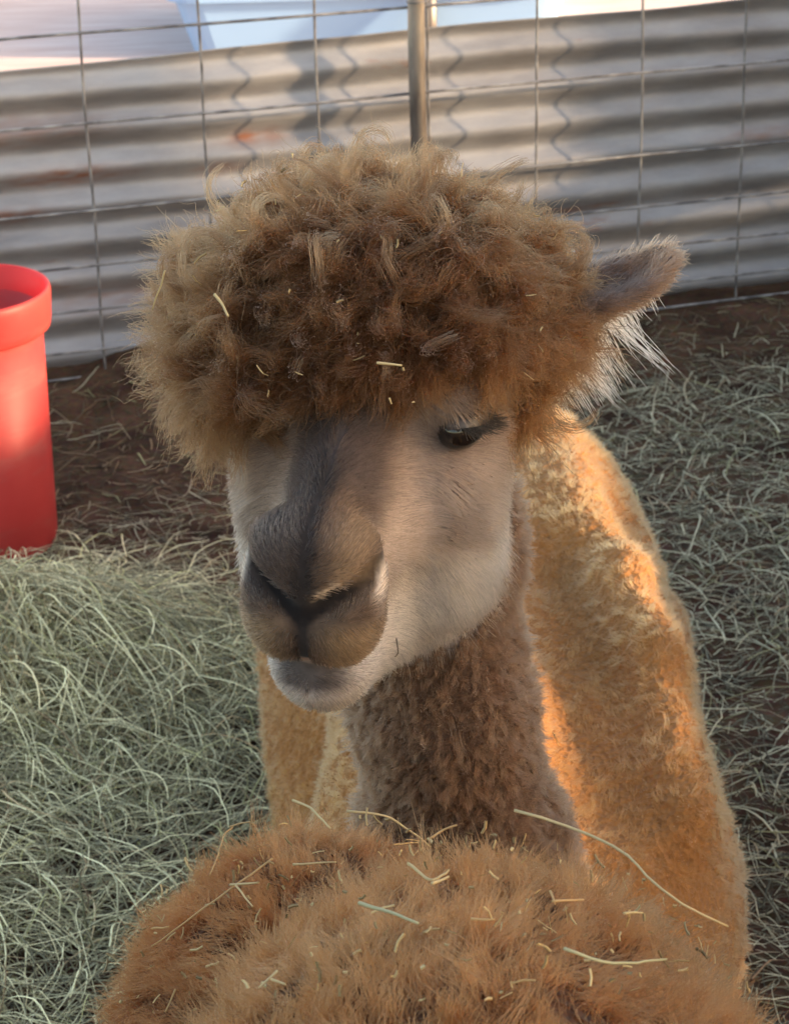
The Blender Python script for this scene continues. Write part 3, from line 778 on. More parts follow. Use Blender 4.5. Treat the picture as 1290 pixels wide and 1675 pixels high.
fc = av[aq].mean(1); fnm = unit(an[aq].mean(1))
fq = to_head(fc)
def vmean(a): return a[aq].mean(1)
vis = facing(fc, fnm)
wf, ff, ef, bf_ = vmean(wm), vmean(is_face), vmean(is_ear), vmean(fleece)
hx, hy, hz = HM[:, 0], HM[:, 1], HM[:, 2]

# --- face: short hair lying back from the nose
e = np.sqrt(((np.abs(fq[:, 0]) - 0.068) / 0.019) ** 2 + ((fq[:, 1] - 0.004) / 0.012) ** 2 + ((fq[:, 2] - 0.015) / 0.022) ** 2)
bare = (e < 1.0)
axf = np.abs(fq[:, 0])
nost = (np.abs(fq[:, 1] + 0.054 - (axf - 0.0075) * 0.64) < 0.0085) & (fq[:, 2] > 0.108) & (axf < 0.044)
nost |= (axf < 0.0022) & (fq[:, 2] > 0.12) & (fq[:, 1] < -0.05) & (fq[:, 1] > -0.097)
nost |= (np.abs(fq[:, 1] + 0.0965) < 0.005) & (fq[:, 2] > 0.09) & (axf < 0.038)
wt = vis * ff * (1 - 0.8 * wf) * (~bare) * (~nost)
NF = 120000
p, n = scatter(av, aq, an, NF, wt); pq = to_head(p)
jaw = sstep(-0.075, -0.115, pq[:, 1]) * sstep(0.085, 0.03, pq[:, 2])
nosez = sstep(0.09, 0.12, pq[:, 2])
ln = 0.0095 + 0.011 * jaw - 0.0035 * nosez + 0.004 * sstep(0.045, 0.06, np.abs(pq[:, 0]))
ln = ln * (1 - 0.6 * sstep(0.002, 0.010, head_sdf(pq)))
ln = ln * (1 - 0.5 * jaw * sstep(0.2, 0.8, -n[:, 2]))
ln = ln * (0.6 + 0.8 * rng.random(NF))
flow = -hz[None] * (1.0 - 0.2 * nosez)[:, None] + (-hy)[None] * (0.35 - 0.8 * nosez * (pq[:, 1] > -0.06) + 0.9 * jaw + 0.25 * sstep(0.03, 0.06, np.abs(pq[:, 0])))[:, None] + hx[None] * (np.sign(pq[:, 0]) * 0.3)[:, None]
flow = flow + noise3(p, 26) * 0.55
comb = tangent(n, flow)
P_ = strands(p, n, comb, ln, 5, 0.45, 0.13, droop=0.15)
c0 = face_col(pq); c0 = c0 * np.where(nosez[:, None] > 0.3, 0.45 + 1.15 * rng.random((NF, 1)) ** 1.5, 0.60 + 0.76 * rng.random((NF, 1)))
cc = c0[:, None] * np.linspace(0.80, 1.12, 5)[None, :, None]
hair('face_hair', P_, taper(0.00019, 5), cc, M_fur, ALP)

# --- neck and body: shorn fleece in small pebbly locks
def body_comb(p_, n_):
    return tangent(n_, np.array([0.0, 0.55, -0.75]) + noise3(p_, 14) * 0.5)
nearneck = np.stack([np.linalg.norm(fc - (NECK[i] + (NECK[i + 1] - NECK[i]) * f), axis=1) for i in (0, 1, 2) for f in (0, .33, .66)], 1).min(1)
neckf = sstep(0.12, 0.08, nearneck)
wt = vis * bf_ * neckf
P_, ids = clumped(av, aq, an, wt, 6800, 17, 0.0026, 0.0078, 5, 0.9, body_comb, 0.68, 0.13, 0.0012)
c0 = body_col(P_[:, 0]) * (0.82 + 0.36 * rng.random(6800)[ids])[:, None]
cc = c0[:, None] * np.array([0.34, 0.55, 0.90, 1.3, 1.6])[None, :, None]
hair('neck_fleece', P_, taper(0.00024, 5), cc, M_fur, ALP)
wt = vis * bf_ * (1 - neckf)
NB = 22000
P_, ids = clumped(av, aq, an, wt, NB, 14, 0.0028, 0.0068, 5, 1.1, body_comb, 0.30, 0.25, 0.0006)
c0 = body_col(P_[:, 0]) * (0.88 + 0.24 * rng.random(NB)[ids])[:, None]
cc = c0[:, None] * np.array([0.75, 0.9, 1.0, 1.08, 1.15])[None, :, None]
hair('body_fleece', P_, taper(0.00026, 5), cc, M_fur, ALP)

# --- topknot: long crimped locks
K = 15
wt = wf * ff * (0.25 + 0.75 * facing(fc, fnm, -0.6))
NL = 2700
p, n = scatter(av, aq, an, NL, wt); pq = to_head(p)
whorl = np.array([0.025, 0.080, -0.050])
out_l = pq - whorl; out_l[:, 1] *= 0.5; out_l /= np.linalg.norm(out_l, axis=1, keepdims=True)
outw = unit((out_l * HS) @ HM.T)
out_t = tangent(n, outw)
side = sstep(0.0, 0.09, np.abs(pq[:, 0] + 0.008)); front = sstep(-0.04, 0.03, pq[:, 2])
L = 0.046 + 0.016 * rng.random(NL) + 0.018 * sstep(-0.03, -0.08, pq[:, 0]) * sstep(0.05, 0.0, pq[:, 1]) - 0.007 * front + 0.014 * front * sstep(-0.015, -0.04, pq[:, 0]) - 0.010 * sstep(0.05, 0.09, pq[:, 0]) * sstep(0.04, 0.01, pq[:, 1])
L *= (0.75 + 0.4 * rng.random(NL))
d = unit(n * 0.55 + out_t * 0.75 + rng.normal(size=(NL, 3)) * 0.22 + noise3(p, 24) * 0.75)
G = np.zeros((NL, K, 3)); G[:, 0] = p - n * 0.003
ax_ = unit(rng.normal(size=(NL, 3)) + d * 0.4)                                   # each lock curls about its own axis
w_rot = rng.normal(size=NL) * 0.16 + np.where(rng.random(NL) < 0.32, rng.choice([-1, 1], NL) * 0.37, 0)
for i in range(1, K):
    step = (L / (K - 1))[:, None]
    d = unit(d + out_t * 0.09 + np.array([0, 0, -0.06]) + noise3(G[:, i - 1], 48) * 0.24)
    ang = w_rot * (0.5 + 1.2 * i / K)
    d = d * np.cos(ang)[:, None] + np.cross(ax_, d) * np.sin(ang)[:, None] + ax_ * ((ax_ * d).sum(1) * (1 - np.cos(ang)))[:, None]
    x = G[:, i - 1] + d * step
    g = to_head(x); kk = np.linalg.norm((g - WOOLC) / (WOOLR * 1.04), axis=1)
    inside = kk < 1
    g[inside] = WOOLC + (g[inside] - WOOLC) / kk[inside][:, None]
    G[:, i] = from_head(g)
per = 42
ids = np.repeat(np.arange(NL), per); n_ = len(ids)
t = np.linspace(0, 1, K)[None, :, None]
off = rng.normal(size=(n_, 3)) * 0.0040
fray = np.where(rng.random(n_) < 0.16, 2.4, 1.0)[:, None, None]
lenf = (0.72 + 0.33 * rng.random(n_))
# resample each strand a bit shorter or longer along its lock
u = np.clip(t[..., 0] * lenf[:, None], 0, 1) * (K - 1); i0 = np.clip(u.astype(int), 0, K - 2); fr = (u - i0)[..., None]
Gs = G[ids[:, None], i0] * (1 - fr) + G[ids[:, None], i0 + 1] * fr
ph = rng.random(NL)[ids][:, None] * 6.28 + rng.normal(size=n_)[:, None] * 0.6
tw = 2 * math.pi * (1.6 + 1.8 * rng.random(NL))[ids][:, None] * t[..., 0] + ph
sd_ = unit(off); s2 = unit(np.cross(sd_, G[ids, -1] - G[ids, 0]))
crimp = (0.0007 + 0.0018 * rng.random(NL))[ids][:, None, None]
Ps = Gs + off[:, None] * (0.9 - 0.30 * t) * (1 + (fray - 1) * t) + (sd_[:, None] * np.sin(tw)[..., None] + s2[:, None] * np.cos(tw)[..., None]) * crimp * (0.3 + t)
Ps = Ps + rng.normal(size=(n_, 3))[:, None] * 0.0035 * (fray - 0.75) * t ** 2
tone = rng.random(NL)
base = lerp(np.array([0.047, 0.0185, 0.0070]), np.array([0.096, 0.043, 0.0165]), tone * 0.8)
leftish = sstep(0.02, -0.09, pq[:, 0]); base = lerp(base, (0.072, 0.035, 0.0155), leftish * 0.6)
base = lerp(base, (0.085, 0.036, 0.013), sstep(0.0, 0.09, pq[:, 0]) * 0.55)
c0 = base[ids] * (0.8 + 0.4 * rng.random((n_, 1)))
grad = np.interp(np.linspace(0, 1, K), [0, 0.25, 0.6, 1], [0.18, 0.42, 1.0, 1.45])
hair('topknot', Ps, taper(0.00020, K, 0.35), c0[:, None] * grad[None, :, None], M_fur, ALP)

# a few bigger loose curls lying on top of the wool
NC = 150
wc = wf * ff * facing(fc, fnm, -0.3)
p, n = scatter(av, aq, an, NC, wc); pc = to_head(p)
o_ = unit((unit(pc - whorl) * HS) @ HM.T)
d = tangent(n, o_ + rng.normal(size=(NC, 3)) * 0.7 + np.array([0, 0, 0.5]))
ax_ = tangent(n, np.cross(n, d)) * rng.choice([-1, 1], NC)[:, None] + rng.normal(size=(NC, 3)) * 0.35; ax_ = unit(ax_)
K2 = 16; Lc = 0.030 + 0.030 * rng.random(NC)
Gc = np.zeros((NC, K2, 3)); Gc[:, 0] = p + n * (0.010 + 0.012 * rng.random((NC, 1))); rot = (0.10 + 0.24 * rng.random(NC))
d = unit(d + n * 0.35)
for i in range(1, K2):
    ang = rot * (0.6 + 0.8 * i / K2)
    d = unit(d * np.cos(ang)[:, None] + np.cross(ax_, d) * np.sin(ang)[:, None] + noise3(Gc[:, i - 1], 60) * 0.10)
    Gc[:, i] = Gc[:, i - 1] + d * (Lc / (K2 - 1))[:, None]
pr = 24; ids = np.repeat(np.arange(NC), pr); n_ = len(ids); t = np.linspace(0, 1, K2)[None, :, None]
o1 = rng.normal(size=(n_, 3)) * 0.0026; o2 = o1 * 0.5 + rng.normal(size=(n_, 3)) * 0.0012
Pc = Gc[ids] + o1[:, None] * (1 - t) + o2[:, None] * t + noise3(Gc[ids] + o1[:, None], 130) * 0.0009 * t
cb = lerp(np.array([0.045, 0.020, 0.009]) * np.ones((NC, 1)), (0.10, 0.050, 0.022), rng.random(NC))
cc = (cb[ids] * (0.8 + 0.4 * rng.random((n_, 1))))[:, None] * np.linspace(0.7, 1.3, K2)[None, :, None]
hair('topknot_curl', Pc, taper(0.00017, K2, 0.4), cc, M_fur, ALP)

# --- ears: short felt, then the long pale fringe underneath
wt = vis * ef
p, n = scatter(av, aq, an, 9000, wt)
ed = unit(EAR_B - EAR_A); right = to_head(p)[:, 0] > 0
comb = tangent(n, np.where(right[:, None], ed, ed * np.array([-1, 1, 1])) + np.array([0, 0, -0.25]))
s_ = np.clip(((p - EAR_A) @ ed) / np.linalg.norm(EAR_B - EAR_A), 0, 1)
hollow = sstep(0.05, 0.45, (n @ camdir(-0.25, 0.75, 0.75)) ) * sstep(0.85, 0.6, s_)
c0 = lerp(np.array([0.13, 0.072, 0.043]) * np.ones((9000, 1)), (0.035, 0.025, 0.022), hollow * 0.9) * (0.75 + 0.5 * rng.random((9000, 1)))
P_ = strands(p, n, comb, 0.011 * (0.4 + 1.0 * rng.random(9000)), 5, 0.6, 0.35)
hair('ear_hair', P_, taper(0.0002, 5), c0[:, None] * np.linspace(0.8, 1.15, 5)[None, :, None], M_fur, ALP)
fr_p, fr_d, fr_l = [], [], []
rows_ = [(0.10, 0.055, 50), (0.22, 0.050, 50), (0.36, 0.046, 50), (0.5, 0.036, 50), (0.64, 0.026, 50), (0.80, 0.016, 50)]
for s0, l0, cnt in rows_:
    for _ in range(cnt):
        s = s0 + rng.normal() * 0.05
        b0 = EAR_A + (EAR_B - EAR_A) * s + np.array([0, 0, -0.016]) + rng.normal(size=3) * 0.004
        fr_p.append(b0); fr_l.append(l0 * (0.6 + 0.6 * rng.random()))
        fr_d.append(unit(np.array([0.45 + rng.normal() * 0.10, -0.10, -1.0 + rng.normal() * 0.12])))
# two long wisps
for b0, e0, cnt in ((W(985, 500, 1.40), W(1082, 602, 1.39), 26), (W(948, 590, 1.40), W(996, 650, 1.39), 40)):
    for _ in range(cnt):
        a_ = b0 + rng.normal(size=3) * 0.0045; fr_p.append(a_)
        ve = e0 + rng.normal(size=3) * 0.003 - a_; fr_l.append(np.linalg.norm(ve) * (0.7 + 0.35 * rng.random())); fr_d.append(unit(ve))
fr_p, fr_d, fr_l = np.array(fr_p), np.array(fr_d), np.array(fr_l)
t = np.linspace(0, 1, 8)[None, :, None]
bend = rng.normal(size=(len(fr_p), 3)) * 0.12
P_ = fr_p[:, None] + fr_l[:, None, None] * (fr_d[:, None] * t + bend[:, None] * t * (1 - t) + np.array([0.10, 0, -0.05]) * t * t)
c0 = np.array([0.62, 0.52, 0.42]) * (0.75 + 0.5 * rng.random((len(fr_p), 1)))
hair('ear_fringe', P_, taper(0.00022, 8, 0.4), np.repeat(c0[:, None], 8, 1), M_fur, ALP)

# --- eyes, lids and lashes
M_eye = plain_mat('eye_dark', (0.010, 0.007, 0.006), 0.06, 0.0, 0.6)
M_lid = plain_mat('lid_skin', (0.030, 0.022, 0.020), 0.5)
def ball(name, c, r, A, mat, parent, cut=None, n1=20, n2=28):
    th = np.linspace(0, math.pi, n1); ph = np.linspace(0, 2 * math.pi, n2, endpoint=False)
    v = np.stack([np.sin(th)[:, None] * np.cos(ph), np.sin(th)[:, None] * np.sin(ph), np.repeat(np.cos(th)[:, None], n2, 1)], -1).reshape(-1, 3)
    i = (np.arange(n1 - 1)[:, None] * n2 + np.arange(n2)[None]).ravel(); k = (np.arange(n1 - 1)[:, None] * n2 + (np.arange(n2)[None] + 1) % n2).ravel()
    q = np.stack([i, i + n2, k + n2, k], 1)
    if cut is not None: q = q[cut(v[q].mean(1))]
    return np_mesh(name, (v * r) @ A.T + c, q, mat, parent)
for sx in (1, -1):
    ec = from_head((sx * 0.0595, 0.004, 0.015))
    ey = ball('eye', ec, np.array([0.0150, 0.0150, 0.0215]), HM, M_eye, ALP)
    # upper lid hangs half over the eye: an animal looking down
    lid = ball('eyelid', ec, np.array([0.0163, 0.0166, 0.0234]), HM, M_lid, ALP, lambda c: (c[:, 1] > 0.10 + 0.22 * c[:, 2]) & (c[:, 0] * sx > -0.3))
    lid.modifiers.new('thickness', 'SOLIDIFY').thickness = 0.0008
    a = rng.uniform(-1.15, 1.15, 150); 
    root = from_head(np.stack([sx * (0.0595 + 0.0156 * np.cos(a)), 0.0064 + 0.004 * np.sin(a), 0.015 + 0.0222 * np.sin(a)], 1))
    dirl = unit((sx * hx)[None] * (0.9 * np.cos(a))[:, None] + hz[None] * (0.55 * np.sin(a))[:, None] - hy[None] * 0.30 + rng.normal(size=(150, 3)) * 0.13)
    ll = 0.008 + 0.007 * rng.random(150)
    t = np.linspace(0, 1, 7)[None, :, None]
    P_ = root[:, None] + ll[:, None, None] * (dirl[:, None] * t + (hy * 0.22)[None, None] * t * t)
    hair('eyelashes', P_, taper(0.00022, 7, 0.3), np.full((150, 7, 3), 0.012), M_fur, ALP)
    # dark brow and lash hair behind the eye, brow shadow put into its colour
    r0 = from_head(np.stack([sx * (0.062 + 0.008 * rng.random(260)), 0.010 + 0.014 * rng.random(260), -0.004 - 0.028 * rng.random(260)], 1))
    dd = unit((sx * hx * 0.4 - hz * 0.8 + hy * 0.15)[None] + rng.normal(size=(260, 3)) * 0.2)
    t = np.linspace(0, 1, 5)[None, :, None]
    P_ = r0[:, None] + 0.016 * dd[:, None] * t
    hair('brow_shade_hair', P_, taper(0.0002, 5), np.full((260, 5, 3), 0.030), M_fur, ALP)

# ------------------------------------------------------------------ the rust-brown alpaca in front
rv, rq = surface_nets(rust_sdf, (-.35, -.35, -.03), (.45, 1.5, .95), 0.007)
rv = relax(rv, rq, 2); rn = vnormals(rv, rq)
rv = rv + rn * (0.012 * fbm(rv, 7, 3))[:, None]; rn = vnormals(rv, rq)
def rust_col(p):
    n = fbm(p, 8, 3)
    c = np.broadcast_to(np.array([0.128, 0.044, 0.0140]), p.shape).copy()
    c = lerp(c, (0.100, 0.028, 0.008), sstep(0.97, 1.10, p[:, 1] - 0.25 * (p[:, 0] + 0.05) + 0.03 * n))
    c = lerp(c, (0.175, 0.078, 0.031), sstep(0.1, 1.0, n) * 0.5)
    return c
RU = tag(empty('alpaca', (0.03, 0.75, 0)), 'rust brown alpaca in the foreground, only its straw-littered back in view', 'alpaca', 'alpacas in the pen')
rb = np_mesh('body', rv, rq, M_skin, RU); vcol(rb, rust_col(rv) * 0.6)
fc2 = rv[rq].mean(1); fn2 = unit(rn[rq].mean(1))
wt = facing(fc2, fn2, -0.4) * sstep(0.42, 0.50, fc2[:, 1]) * sstep(0.40, 0.46, fc2[:, 2]) + 0.02
def rust_comb(p_, n_):
    return tangent(n_, np.array([0.0, 0.5, -0.6]) + noise3(p_, 9) * 0.9)
NR = 8500
P_, ids = clumped(rv, rq, rn, wt, NR, 26, 0.0052, 0.0165, 6, 0.85, rust_comb, 0.62, 0.20, 0.0026)
c0 = rust_col(P_[:, 0]) * (0.72 + 0.56 * rng.random(NR)[ids])[:, None]
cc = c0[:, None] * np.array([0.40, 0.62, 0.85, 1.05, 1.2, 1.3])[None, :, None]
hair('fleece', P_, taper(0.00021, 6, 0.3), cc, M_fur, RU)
# ------------------------------------------------------------------ hay
M_hay = attr_mat('dry_hay', 0.75, 0.25)
def hay_mesh(name, start, head, length, width, lift, curve, col, k=7, flat=0.22, arch=0.0):
    """curved stems as slim three-sided tubes, one joined mass"""
    n = len(start)
    t = np.linspace(0, 1, k)
    P_ = np.zeros((n, k, 3)); x = start.copy(); th = head.copy()
    dth = curve[:, None] * np.ones((1, k)) + rng.normal(size=(n, k)) * 0.07
    kink = rng.random(n) < 0.25; kp = rng.integers(2, k - 1, n); dth[kink, kp[kink]] += rng.normal(size=kink.sum()) * 0.9
    P_[:, 0, :2] = x
    for i in range(1, k):
        th = th + dth[:, i]
        x = x + np.stack([np.cos(th), np.sin(th)], 1) * (length / (k - 1))[:, None]
        P_[:, i, :2] = x
    z = heap(P_[..., 0].ravel(), P_[..., 1].ravel()).reshape(n, k)
    P_[..., 2] = z + lift[:, None] + (np.sin(math.pi * t)[None] * arch * rng.random((n, 1)) + (rng.normal(size=(n, 1)) * 0.18 * length[:, None]) * (t[None] - 0.5)).clip(-0.006, None)
    tg = unit(np.gradient(P_, axis=1))
    u = unit(np.cross(tg, np.array([0, 0, 1.0]))); w_ = np.cross(u, tg)
    r = (width[:, None] * (1 - 0.45 * t[None] ** 2))
    v = np.stack([P_ + u * r[..., None], P_ - u * r[..., None], P_ + w_ * (r * flat * 2)[..., None]], 2).reshape(n * k * 3, 3)
    base = (np.arange(n)[:, None] * k + np.arange(k - 1)[None]).ravel() * 3
    q = np.concatenate([np.stack([base + a, base + b, base + 3 + b, base + 3 + a], 1) for a, b in ((0, 1), (1, 2), (2, 0))])
    o = np_mesh(name, v, q, M_hay); o['kind'] = 'stuff'
    c = np.repeat(col[:, None], k * 3, 1).reshape(-1, 3); vcol(o, c)
    return o
def hay_cols(n, green):
    """green 0..1: straw brown to grey-green"""
    a = lerp(np.array([0.30, 0.18, 0.10]) * np.ones((n, 1)), (0.66, 0.61, 0.41), green)
    a = lerp(a, (0.42, 0.40, 0.19), (rng.random(n) < 0.10) * 0.8)
    return a * (0.18 + 1.2 * rng.random((n, 1)) ** 1.6)
def pick(n, dens, x0, x1, y0, y1):
    out = []
    while sum(map(len, out)) < n:
        p = np.stack([rng.uniform(x0, x1, 40000), rng.uniform(y0, y1, 40000)], 1)
        out.append(p[rng.random(40000) < dens(p)])
    return np.concatenate(out)[:n]
def ang_field(p, s):
    z = np.zeros(len(p)); return 3.0 * pnoise(np.stack([p[:, 0] * s, p[:, 1] * s, z], 1)) + 6.3 * 0.12 * rng.normal(size=len(p))
def fencedist(p): return (p[:, 0] + 0.506) * math.sin(YAW) - (p[:, 1] - 3.806) * math.cos(YAW)
def pile_d(p):
    return np.exp(-(((p[:, 0] + 0.54) / 0.30) ** 2 + ((p[:, 1] - 2.58) / 0.25) ** 2)) + 0.40 * np.exp(-(((p[:, 0] + 0.55) / 0.32) ** 2 + ((p[:, 1] - 2.05) / 0.30) ** 2))
# small broken bits everywhere, browner towards the fence
def d1(p):
    f = fencedist(p); return np.clip(0.6 + 0.3 * sstep(0.1, 0.9, f) + 0.5 * pnoise(np.stack([p[:, 0] * 4, p[:, 1] * 4, p[:, 0] * 0], 1)), 0, 1) * (f > 0.03)
n = 26000; s = pick(n, d1, -1.2, 1.4, 1.5, 4.2); f = fencedist(s)
nz_ = pnoise(np.stack([s[:, 0] * 3, s[:, 1] * 3, s[:, 0] * 0 + 8], 1))
gr = np.clip(sstep(0.35, 1.0, f + 0.5 * (s[:, 0] > 0.2) + 0.25 * nz_) + rng.normal(size=n) * 0.2, 0, 1)
hay_mesh('hay_chaff', s, rng.uniform(0, 6.28, n), rng.uniform(0.015, 0.06, n), 0.0005 + 0.0012 * rng.random(n) ** 2, rng.uniform(0.0, 0.006, n), rng.normal(size=n) * 0.12, hay_cols(n, gr) * (0.75 + 0.25 * sstep(0.2, 0.8, f))[:, None], 5)
# longer litter
def d2(p):
    f = fencedist(p); b = 0.03 + 0.40 * sstep(0.75, 1.15, f) * (p[:, 0] < 0.2) + (p[:, 0] > 0.2) * 0.75 * sstep(0.15, 0.6, f)
    return np.clip(b * (1.0 + 1.0 * pnoise(np.stack([p[:, 0] * 5, p[:, 1] * 5, p[:, 0] * 0 + 3], 1))), 0, 1) * (f > 0.06)
n = 13000; s = pick(n, d2, -1.2, 1.4, 1.5, 4.2)
gr = np.clip(np.where(rng.random(n) < 0.22, 0.15, 0.88) + rng.normal(size=n) * 0.2, 0, 1)
hay_mesh('hay_litter', s, ang_field(s, 2.5) + rng.choice([0, 1.2, 2.2], n), 0.025 + 0.11 * rng.random(n) ** 1.6, 0.0005 + 0.0011 * rng.random(n) ** 2, rng.uniform(0.0, 0.016, n), rng.normal(size=n) * 0.10, hay_cols(n, gr), 7, arch=0.012)
# the loose heap by the bucket
n = 13000; s = pick(n, lambda p: np.clip(pile_d(p), 0, 1), -1.2, 0.1, 1.5, 3.2)
gr = np.clip(np.where(rng.random(n) < 0.10, 0.3, 0.97) + rng.normal(size=n) * 0.12, 0, 1)
hay_mesh('hay_heap', s, ang_field(s, 3.2), 0.04 + 0.15 * rng.random(n) ** 1.4, 0.0005 + 0.0009 * rng.random(n) ** 2, rng.uniform(0.0, 0.05, n) * (0.4 + pile_d(s)), rng.normal(size=n) * 0.15, hay_cols(n, gr) * np.array([1.62, 1.58, 1.40]), 9, arch=0.03)

# ------------------------------------------------------------------ single stalks lying on the animals
from mathutils.bvhtree import BVHTree
bvh_a = BVHTree.FromPolygons([tuple(x) for x in av], [tuple(x) for x in aq])
bvh_r = BVHTree.FromPolygons([tuple(x) for x in rv], [tuple(x) for x in rq])
def onto(bvh, u, v, up):
    for dv in range(0, 120, 6):                       # a stalk on the skyline of the back starts just below it
        d = unit(W(u, v + dv, 1) - CAM); h = bvh.ray_cast(Vector(CAM), Vector(d))
        if h[0] is not None: break
    if h[0] is None: return None
    return np.array(h[0]) + np.array(h[1]) * up - d * 0.002
M_straw = {'straw': plain_mat('straw_pale', (0.45, 0.33, 0.16), 0.6), 'tan': plain_mat('straw_tan', (0.42, 0.25, 0.10), 0.65),
           'green': plain_mat('stalk_green', (0.34, 0.31, 0.17), 0.6), 'dark': plain_mat('stalk_dark', (0.10, 0.07, 0.05), 0.7)}
def stalk(paths, mat, bvh, up, r, label, name='hay_stalk', group='hay stalks caught in the fleece', nodes=()):
    root = None; ms = []
    for path in paths:
        pts = [onto(bvh, u, v, up + (rng.random() - 0.3) * 0.003) for u, v in path]
        pts = [p_ for p_ in pts if p_ is not None]
        if len(pts) < 2: continue
        pts = np.array(pts); L = np.concatenate([[0], np.cumsum(np.linalg.norm(np.diff(pts, axis=0), axis=1))])
        k = 12; tt = np.linspace(0, L[-1], k)
        x = np.stack([np.interp(tt, L, pts[:, i]) for i in range(3)], 1)
        x[1:-1] = (x[:-2] + 2 * x[1:-1] + x[2:]) / 4
        x += 0.0006 * noise3(x, 80)
        rad = r * (1 - 0.35 * np.linspace(0, 1, k)); 
        for nd in nodes: rad = rad + 0.6 * r * np.exp(-((np.linspace(0, 1, k) - nd) / 0.05) ** 2)
        ms.append(tube(x, rad * 0.62, 6))
    if not ms: return
    V, F = [], []
    for v, f in ms:
        o_ = sum(map(len, V)); V.append(v); F += [tuple(i + o_ for i in ff_) for ff_ in f]
    o = mesh_obj(name, np.concatenate(V), F, M_straw[mat], None, True)
    tag(o, label, 'hay stalk', group)
U_ = 0.022
R_ = [
 ([[(488, 1350), (510, 1382), (533, 1413)]], 'straw', 0.0014, 'short pale straw leaning on the upper left of the rust back'),
 ([[(560, 1343), (610, 1347), (662, 1354)]], 'straw', 0.0013, 'flat pale straw on the rear crest of the rust back below the chin'),
 ([[(408, 1411), (398, 1418), (395, 1445), (383, 1482)]], 'tan', 0.0009, 'thin bent tan stalk with a hooked top on the rust back'),
 ([[(466, 1460), (390, 1515), (308, 1573)]], 'tan', 0.0010, 'long thin diagonal stalk at the left of the rust back'),
 ([[(410, 1500), (445, 1497)], [(418, 1500), (437, 1528)]], 'straw', 0.0011, 'small forked straw crossing the long diagonal stalk'),
 ([[(828, 1412), (905, 1448), (985, 1490), (1008, 1535), (1060, 1572), (1110, 1598)]], 'straw', 0.0013, 'very long jointed stem draped down the right of the rust back'),
 ([[(688, 1490), (716, 1524), (736, 1496)], [(716, 1524), (742, 1517)]], 'straw', 0.0013, 'three pronged straw bit in the middle of the rust back'),
 ([[(616, 1554), (650, 1572), (695, 1589)]], 'green', 0.0015, 'broad green blade below the three pronged straw bit'),
 ([[(890, 1620), (950, 1643), (1050, 1650)]], 'green', 0.0012, 'curved green blade at the lower right of the rust back'),
 ([[(724, 1395), (745, 1405), (762, 1419)]], 'tan', 0.0011, 'tan chip where the rust back meets the brown neck'),
 ([[(300, 1546), (332, 1548)]], 'tan', 0.0010, 'short level chip at the far left edge of the rust back'),
 ([[(392, 1612), (406, 1630)]], 'straw', 0.0012, 'tiny slanted straw chip at the lower left of the rust back'),
 ([[(405, 1391), (440, 1391)]], 'tan', 0.0009, 'level tan bit high on the left mound of the rust back'),
 ([[(882, 1556), (925, 1549)], [(884, 1535), (888, 1556)]], 'tan', 0.0010, 'small L shaped chip on the right half of the rust back'),
 ([[(490, 1468), (548, 1466)]], 'straw', 0.0010, 'level straw on the crest between the two mounds of the rust back'),
 ([[(975, 1558), (1005, 1558)]], 'straw', 0.0011, 'short level straw just below the long jointed stem'),
 ([[(346, 1640), (328, 1674)]], 'tan', 0.0010, 'upright tan bit at the lower left corner of the rust back'),
 ([[(505, 1648), (480, 1674)], [(500, 1660), (528, 1666)]], 'straw', 0.0011, 'forked straw at the bottom centre of the rust back'),
 ([[(620, 1440), (658, 1436)], [(655, 1425), (645, 1438)]], 'tan', 0.0008, 'faint crossed bits behind the three pronged straw'),
 ([[(780, 1585), (812, 1586)]], 'tan', 0.0009, 'small dull chip right of the broad green blade'),
]
for pth, mat, r, lab in R_: stalk(pth, mat, bvh_r, 0.032 if 'jointed stem d' in lab else U_, r, lab)
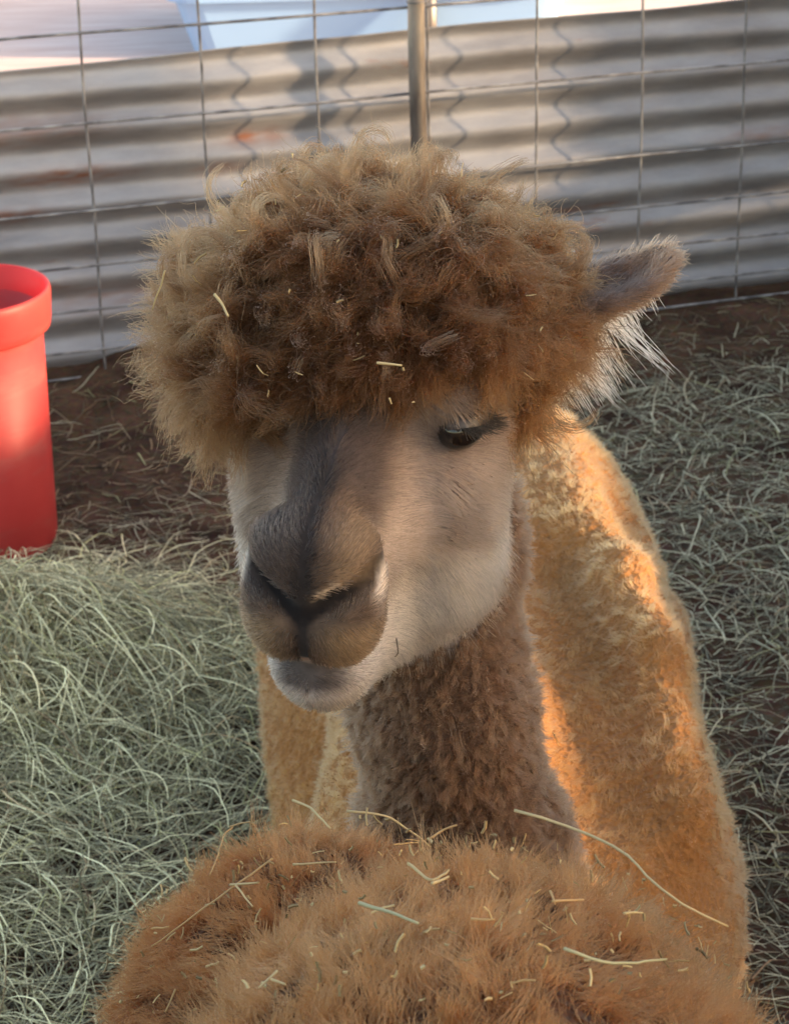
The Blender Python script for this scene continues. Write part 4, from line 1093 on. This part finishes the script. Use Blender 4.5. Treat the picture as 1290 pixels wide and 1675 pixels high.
for pth, mat, r, up, lab in [
 ([[(397, 488), (386, 521)]], 'straw', 0.0010, 0.052, 'pale straw standing in the left lock of the topknot'),
 ([[(448, 518), (455, 530), (462, 542)]], 'straw', 0.0016, 0.050, 'little white seed head tangled left of the topknot centre'),
 ([[(615, 592), (640, 591)]], 'straw', 0.0014, 0.050, 'short level straw above the dark forehead'),
 ([[(617, 654), (612, 681)]], 'straw', 0.0010, 0.034, 'upright pale straw at the topknot edge above the nose bridge'),
 ([[(664, 637), (682, 640)]], 'straw', 0.0008, 0.040, 'tiny straw chip low on the fringe right of centre'),
 ([[(626, 1040), (633, 1062), (638, 1086)]], 'dark', 0.0007, 0.008, 'thin dark stalk stuck on the white cheek beside the mouth'),
 ([[(872, 1203), (893, 1229)]], 'tan', 0.0009, 0.012, 'thin tan stalk on the edge of the brown neck')]:
    stalk(pth, mat, bvh_a, up, r, lab)

# fine chaff worked into the two fleeces, too small to count
def chaff(n, bvh, u0, u1, v0, v1, up0, up1):
    V, Q, cs = [], [], []
    k = 0
    while k < n:
        p_ = onto(bvh, rng.uniform(u0, u1), rng.uniform(v0, v1), rng.uniform(up0, up1)); 
        if p_ is None: continue
        a = unit(rng.normal(size=3)); b_ = unit(np.cross(a, rng.normal(size=3))); l_ = 0.002 + 0.009 * rng.random() ** 2; w2 = 0.0004 + 0.0005 * rng.random()
        c_ = np.cross(a, b_) * w2 * 0.4; m_ = p_ + b_ * l_ * 0.08
        for e_ in (p_ - a * l_ / 2, m_, p_ + a * l_ / 2): V += [e_ + b_ * w2, e_ - b_ * w2, e_ + c_]
        o_ = 9 * k
        for r_ in (0, 3): Q += [(o_ + r_, o_ + r_ + 1, o_ + r_ + 4, o_ + r_ + 3), (o_ + r_ + 1, o_ + r_ + 2, o_ + r_ + 5, o_ + r_ + 4), (o_ + r_ + 2, o_ + r_, o_ + r_ + 3, o_ + r_ + 5)]
        cs += [np.array([0.46, 0.34, 0.17]) * (0.45 + 0.8 * rng.random())] * 9; k += 1
    return V, Q, cs
Va, Qa, ca = chaff(260, bvh_r, 170, 1180, 1340, 1675, 0.012, 0.022)
o = np_mesh('fleece_chaff', np.array(Va), np.array(Qa), M_hay); o['kind'] = 'stuff'; vcol(o, np.array(ca))
Va, Qa, ca = chaff(45, bvh_a, 300, 930, 290, 640, 0.028, 0.048)
o = np_mesh('topknot_chaff', np.array(Va), np.array(Qa), M_hay); o['kind'] = 'stuff'; vcol(o, np.array(ca))
